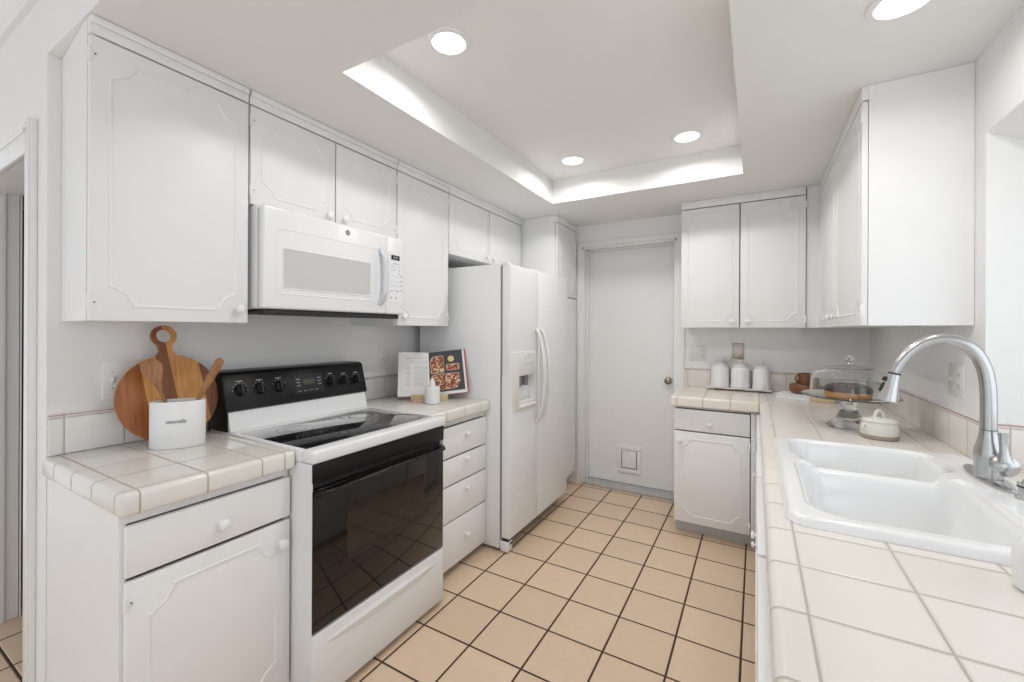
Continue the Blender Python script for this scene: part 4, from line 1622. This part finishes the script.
def spoon(name, label, foot, tip, bowl, facing):
    foot, tip = Vector(foot), Vector(tip)
    d = (tip - foot)
    L = d.length
    d.normalize()
    r = thing(name, label, 'spoon', tuple(foot), 'wooden spoons in the crock')
    q = Vector((0, 0, 1)).rotation_difference(d)
    # stay in world orientation: transform mesh
    fdir = Vector(facing)
    yv = (fdir - d * fdir.dot(d)).normalized()
    xv = yv.cross(d).normalized()
    t = bmesh.new()
    rows = []
    n = 40
    for i in range(n + 1):
        s = L * i / n
        if bowl:
            hb = L - 0.095
            if s < hb:
                w, th = 0.0065, 0.0055
                e = max(0, (s - hb + 0.05) / 0.05)
                w += 0.006 * e * e
                dish = 0
            else:
                tt = (s - hb) / 0.095
                w = 0.0125 + 0.020 * math.sin(min(1, tt * 1.35) * pi / 2) if tt < .6 else 0.0325 * math.sqrt(max(0, 1 - ((tt - .6) / .4) ** 2)) + 0.0005
                th = 0.006
                dish = 0.010 * math.sin(pi * tt)
        else:
            w, th = 0.0065 + 0.0075 * sst((s / L - .45) / .35), 0.0055 + 0.002 * sst((s / L - .4) / .4)
            if s > L - 0.016:
                k_ = math.sqrt(max(0.0, 1 - ((s - L + 0.016) / 0.0165) ** 2))
                w *= k_
                th *= k_
            dish = 0
        c = foot + d * s - yv * dish
        rows.append([t.verts.new(c + xv * w * math.cos(2 * pi * k / 12) + yv * (th * math.sin(2 * pi * k / 12) + (dish * 0.9 * math.cos(2 * pi * k / 12) ** 2))) for k in range(12)])
    for A, B in zip(rows, rows[1:]):
        for k in range(12):
            t.faces.new((A[k], A[(k + 1) % 12], B[(k + 1) % 12], B[k]))
    t.faces.new(rows[0])
    t.faces.new(rows[-1])
    bmesh.ops.recalc_face_normals(t, faces=t.faces)
    mm = MB()
    mm._merge(t)
    build('spoon_bowl_and_stem' if bowl else 'spoon_stem', mm, m_spoon, r)
    return r


def along(sv, z, off):
    return (cxk + 0.545 * sv - 0.839 * off, cyk + 0.839 * sv + 0.545 * off, z)


spoon('wooden_spoon', 'wooden spoon leaning left in the crock with its bowl up', along(0.003, 0.941, 0.019), along(-0.092, 1.248, 0.019), True, (1, -0.5, 0))
spoon('wooden_spoon', 'wooden spoon leaning right in the crock with its handle up', along(-0.012, 0.941, -0.016), along(0.135, 1.248, -0.016), False, (1, -0.5, 0))

# cookbook on a stand
vang = math.atan2(1.69, 2.06)
bkx, bky = -1.742, 2.020
rz = rad(40.0)
st = thing('book_stand', 'pale wooden stand holding the open cookbook', 'book stand', (bkx, bky, ZK + 0.0005), rotz=rz)
tl = rad(14)
m = MB()
m.box(-0.115, 0.105, -0.050, 0.060, 0.0, 0.014, 0.002).box(-0.115, 0.105, -0.056, -0.046, 0.0, 0.040, 0.002)
build('ledge', m, m_bamboo, st, local=True)
m = MB()
Rb = Matrix.Rotation(-tl, 4, 'X')
Rb.translation = Vector((0, 0.036, 0.012))
m.box(-0.090, 0.080, 0.0, 0.008, 0.0, 0.20, 0.002, rot=Rb)
build('back_rest', m, m_bamboo, st, local=True)
m = MB().box(-0.020, 0.0, 0.061, 0.120, 0.0, 0.010, 0.002)
build('rear_leg', m, m_bamboo, st, local=True)

bk = thing('open_cookbook', 'open cookbook with a text page and a dark food photo page', 'book', (bkx, bky, ZK + 0.0165), rotz=rz)


def pg(a, b, w, side, rotv=0.0):
    """a: distance from the gutter, b: height, w: toward viewer; side -1 left, +1 right"""
    ang = rad(10)
    x = side * a * math.cos(ang)
    y = -a * math.sin(ang) * 0.6 - w
    p = Vector((x, y, b))
    if rotv:
        p = Matrix.Rotation(rotv, 3, 'Y') @ p
    q = Matrix.Rotation(-tl, 3, 'X') @ Vector((p.x, p.y, p.z))
    return q + Vector((0, 0.0, 0.006))


def page_block(side, w, h, rotv, th=0.012):
    t = bmesh.new()
    n = 10
    lo, hi = [], []
    V = {}
    for i in range(n + 1):
        a = w * i / n
        bulge = 0.006 * math.sin(pi * min(1, i / n * 1.0))
        for j, b in enumerate((0.0, h)):
            V[i, j, 0] = t.verts.new(pg(a, b, bulge + 0.003, side, rotv))
            V[i, j, 1] = t.verts.new(pg(a, b, -th, side, rotv))
    for i in range(n):
        for s_ in (0, 1):
            t.faces.new((V[i, 0, s_], V[i + 1, 0, s_], V[i + 1, 1, s_], V[i, 1, s_]))
        for j in (0, 1):
            t.faces.new((V[i, j, 0], V[i + 1, j, 0], V[i + 1, j, 1], V[i, j, 1]))
    for i in (0, n):
        t.faces.new((V[i, 0, 0], V[i, 1, 0], V[i, 1, 1], V[i, 0, 1]))
    bmesh.ops.recalc_face_normals(t, faces=t.faces)
    mm = MB()
    mm._merge(t)
    return mm


PW, PH = 0.198, 0.272
PWR, RR = 0.232, rad(-5)
lp = build('left_pages', page_block(-1, PW, PH, 0.0, 0.016), m_paper, bk, local=True)
rp = build('right_pages', page_block(1, PWR, PH, RR, 0.012), m_paper, bk, local=True)
cm = MB()
for (sd_, wv, rv) in ((-1, PW + 0.002, 0.0), (1, PWR + 0.012, RR)):
    t = bmesh.new()
    vs = []
    for w_ in (-0.018, -0.022):
        for (a, b) in ((0, -0.004), (wv, -0.004), (wv, PH + 0.005), (0, PH + 0.005)):
            vs.append(t.verts.new(pg(a, b, w_, sd_, rv)))
    t.faces.new(vs[:4])
    t.faces.new(vs[4:])
    for i in range(4):
        t.faces.new((vs[i], vs[(i + 1) % 4], vs[4 + (i + 1) % 4], vs[4 + i]))
    bmesh.ops.recalc_face_normals(t, faces=t.faces)
    cm._merge(t)
build('red_cover', cm, m_red, bk, local=True)


def on_page(m, side, a0, a1, b0, b1, lift, rotv, poly=None):
    t = bmesh.new()
    P = poly if poly else [(a0, b0), (a1, b0), (a1, b1), (a0, b1)]

    def bul(a):
        return 0.006 * math.sin(pi * min(1, max(0, a / (PW if side < 0 else PWR)))) + 0.003
    top = [t.verts.new(pg(a, b, bul(a) + lift, side, rotv)) for a, b in P]
    t.faces.new(top)
    bmesh.ops.recalc_face_normals(t, faces=t.faces)
    m._merge(t)


# text lines on the left page
m = MB()
on_page(m, -1, 0.045, 0.115, 0.232, 0.236, 0.0010, 0)
on_page(m, -1, 0.115, 0.150, 0.232, 0.236, 0.0010, 0)
for k in range(3):
    for (a, b) in ((0.02, 0.075), (0.075, 0.13)):
        on_page(m, -1, a, b, 0.217 - k * 0.008, 0.219 - k * 0.008, 0.0010, 0)
for k in range(17):
    z = 0.183 - k * 0.0075
    random.seed(k)
    on_page(m, -1, 0.122, 0.122 + 0.015 + 0.022 * random.random(), z, z + 0.0025, 0.0010, 0)
    on_page(m, -1, 0.020, 0.055, z, z + 0.0025, 0.0010, 0)
    on_page(m, -1, 0.055, 0.095 + 0.015 * random.random(), z, z + 0.0025, 0.0010, 0)
build('printed_text', m, m_text, lp, local=True, smooth=False)
# dark photo page on the right
m = MB()
for k in range(8):
    a0, a1 = 0.002 + k * 0.0272, 0.002 + (k + 1) * 0.0272
    on_page(m, 1, a0, a1, 0.018, PH - 0.001, 0.0008, RR)
dkp = build('photo_page', m, m_photo, rp, local=True, smooth=False)


def blob(u0, u1, v0, v1, r, corners):
    o_ = []
    for idx, (cu, cv, a0) in enumerate(((u1, v1, 0), (u0, v1, 90), (u0, v0, 180), (u1, v0, 270))):
        rr = r if corners[idx] else 0.004
        su = -1 if cu == u1 else 1
        sv = -1 if cv == v1 else 1
        for k in range(7):
            a = rad(a0 + 90 * k / 6)
            o_.append((cu + su * rr + rr * math.cos(a), cv + sv * rr + rr * math.sin(a)))
    return o_


def clip_strips(m, P, lift):
    """lay a convex polygon on the curved page as vertical strips"""
    xs = sorted(set([min(p[0] for p in P) + (max(p[0] for p in P) - min(p[0] for p in P)) * k / 8 for k in range(9)]))

    def span(x):
        ys = []
        n = len(P)
        for i in range(n):
            p, q = P[i], P[(i + 1) % n]
            if (p[0] - x) * (q[0] - x) <= 0 and abs(p[0] - q[0]) > 1e-9:
                ys.append(p[1] + (q[1] - p[1]) * (x - p[0]) / (q[0] - p[0]))
        return (min(ys), max(ys)) if ys else None
    e = 1e-5
    for x0, x1 in zip(xs, xs[1:]):
        s0, s1 = span(x0 + e), span(x1 - e)
        if s0 and s1:
            on_page(m, 1, 0, 0, 0, 0, lift, RR, poly=[(x0, s0[0]), (x1, s1[0]), (x1, s1[1]), (x0, s0[1])])


blobs = [(0.014, 0.100, 0.134, 0.244, 0.034, (0, 1, 0, 0)), (0.112, 0.196, 0.146, 0.186, 0.008, (0, 0, 0, 0)), (0.018, 0.192, 0.030, 0.128, 0.042, (0, 0, 1, 1))]
m, mi = MB(), MB()
for (a, b, c_, d_, r_, cs_) in blobs:
    clip_strips(m, blob(a, b, c_, d_, r_, cs_), 0.0016)
    clip_strips(mi, blob(a + .004, b - .002, c_ + .003, d_ - .004, r_ * .9, cs_), 0.0022)
build('printed_crust', m, m_crust, dkp, local=True, smooth=False)
build('printed_topping', mi, m_pizza, dkp, local=True, smooth=False)
m = MB()
P = [(0.146 + 0.021 * math.cos(2 * pi * k / 20), 0.218 + 0.019 * math.sin(2 * pi * k / 20)) for k in range(20)]
clip_strips(m, P, 0.0016)
build('printed_dip', m, m_yel, dkp, local=True, smooth=False)

# salmon book lying under the stand's front, white jar
m = MB().box(-0.10, 0.02, -0.098, -0.060, 0.0, 0.012, 0.003)
sb = build('wooden_spatula', m, m_pinkc, local=True)
sb.location = (bkx, bky, ZK + 0.0008)
sb.rotation_euler = (0, 0, rz)
tag(sb, 'small salmon-pink wooden block lying in front of the book stand', 'block')
jx, jy = -1.645, 1.925
jr = thing('ceramic_jar', 'small white ribbed jar with a pointed cap before the cookbook', 'jar', (jx, jy, ZK + 0.001))
m = MB()
prof = [(0, 0), (0.040, 0), (0.044, 0.003)]
for k in range(16):
    prof += [(0.0455, 0.006 + k * 0.0055), (0.0440, 0.0088 + k * 0.0055)]
prof += [(0.0445, 0.096), (0.042, 0.100), (0.030, 0.101), (0, 0.101)]
m.lathe(prof, (jx, jy, ZK + 0.001), 40)
build('jar', m, m_ceramic, jr)
m = MB().lathe([(0.020, 0), (0.019, 0.010), (0.013, 0.030), (0.007, 0.045), (0, 0.048)], (jx - 0.004, jy + 0.003, ZK + 0.1022), 20)
build('cap', m, m_ceramic, jr)

# ================================================================== RECESSED LIGHTS
G_L = 'round recessed ceiling lights'


def downlight(label, x, y, z, r=0.082, power=2.8):
    t = thing('recessed_light', label, 'light', (x, y, z), G_L)
    m = MB().lathe([(r, 0), (r * 0.97, -0.006), (r * 0.80, -0.007), (r * 0.76, -0.001), (r * .76, 0.0)], (x, y, z - 0.0002), 48)
    build('trim_ring', m, m_trim, t)
    m = MB().lathe([(r * 0.765, -0.0065), (r * 0.5, -0.008), (0, -0.009)], (x, y, z), 48)
    build('lens', m, m_lens, t)
    l = area('lamp', (0, 0, -0.012), (0, 0, 0), r * 1.4, r * 1.4, power, (1.0, 0.985, 0.96), 'DISK')
    l.data.spread = rad(164)
    l.parent = t
    return t


downlight('recessed light in the ceiling tray nearest the left wall cabinets', -1.017, 1.277, ZT)
downlight('recessed light in the far right corner of the ceiling tray', -0.341, 2.555, ZT)
downlight('recessed light in the far left corner of the ceiling tray', -1.027, 2.557, ZT)
downlight('recessed light in the near right corner of the ceiling tray', -0.341, 1.277, ZT)
downlight('recessed light in the lower ceiling above the sink', 0.352, 1.570, ZC, power=1.3)

for r_ in ROOTS:
    if '_o' in r_:
        del r_['_o']
if '_o' in door:
    del door['_o']
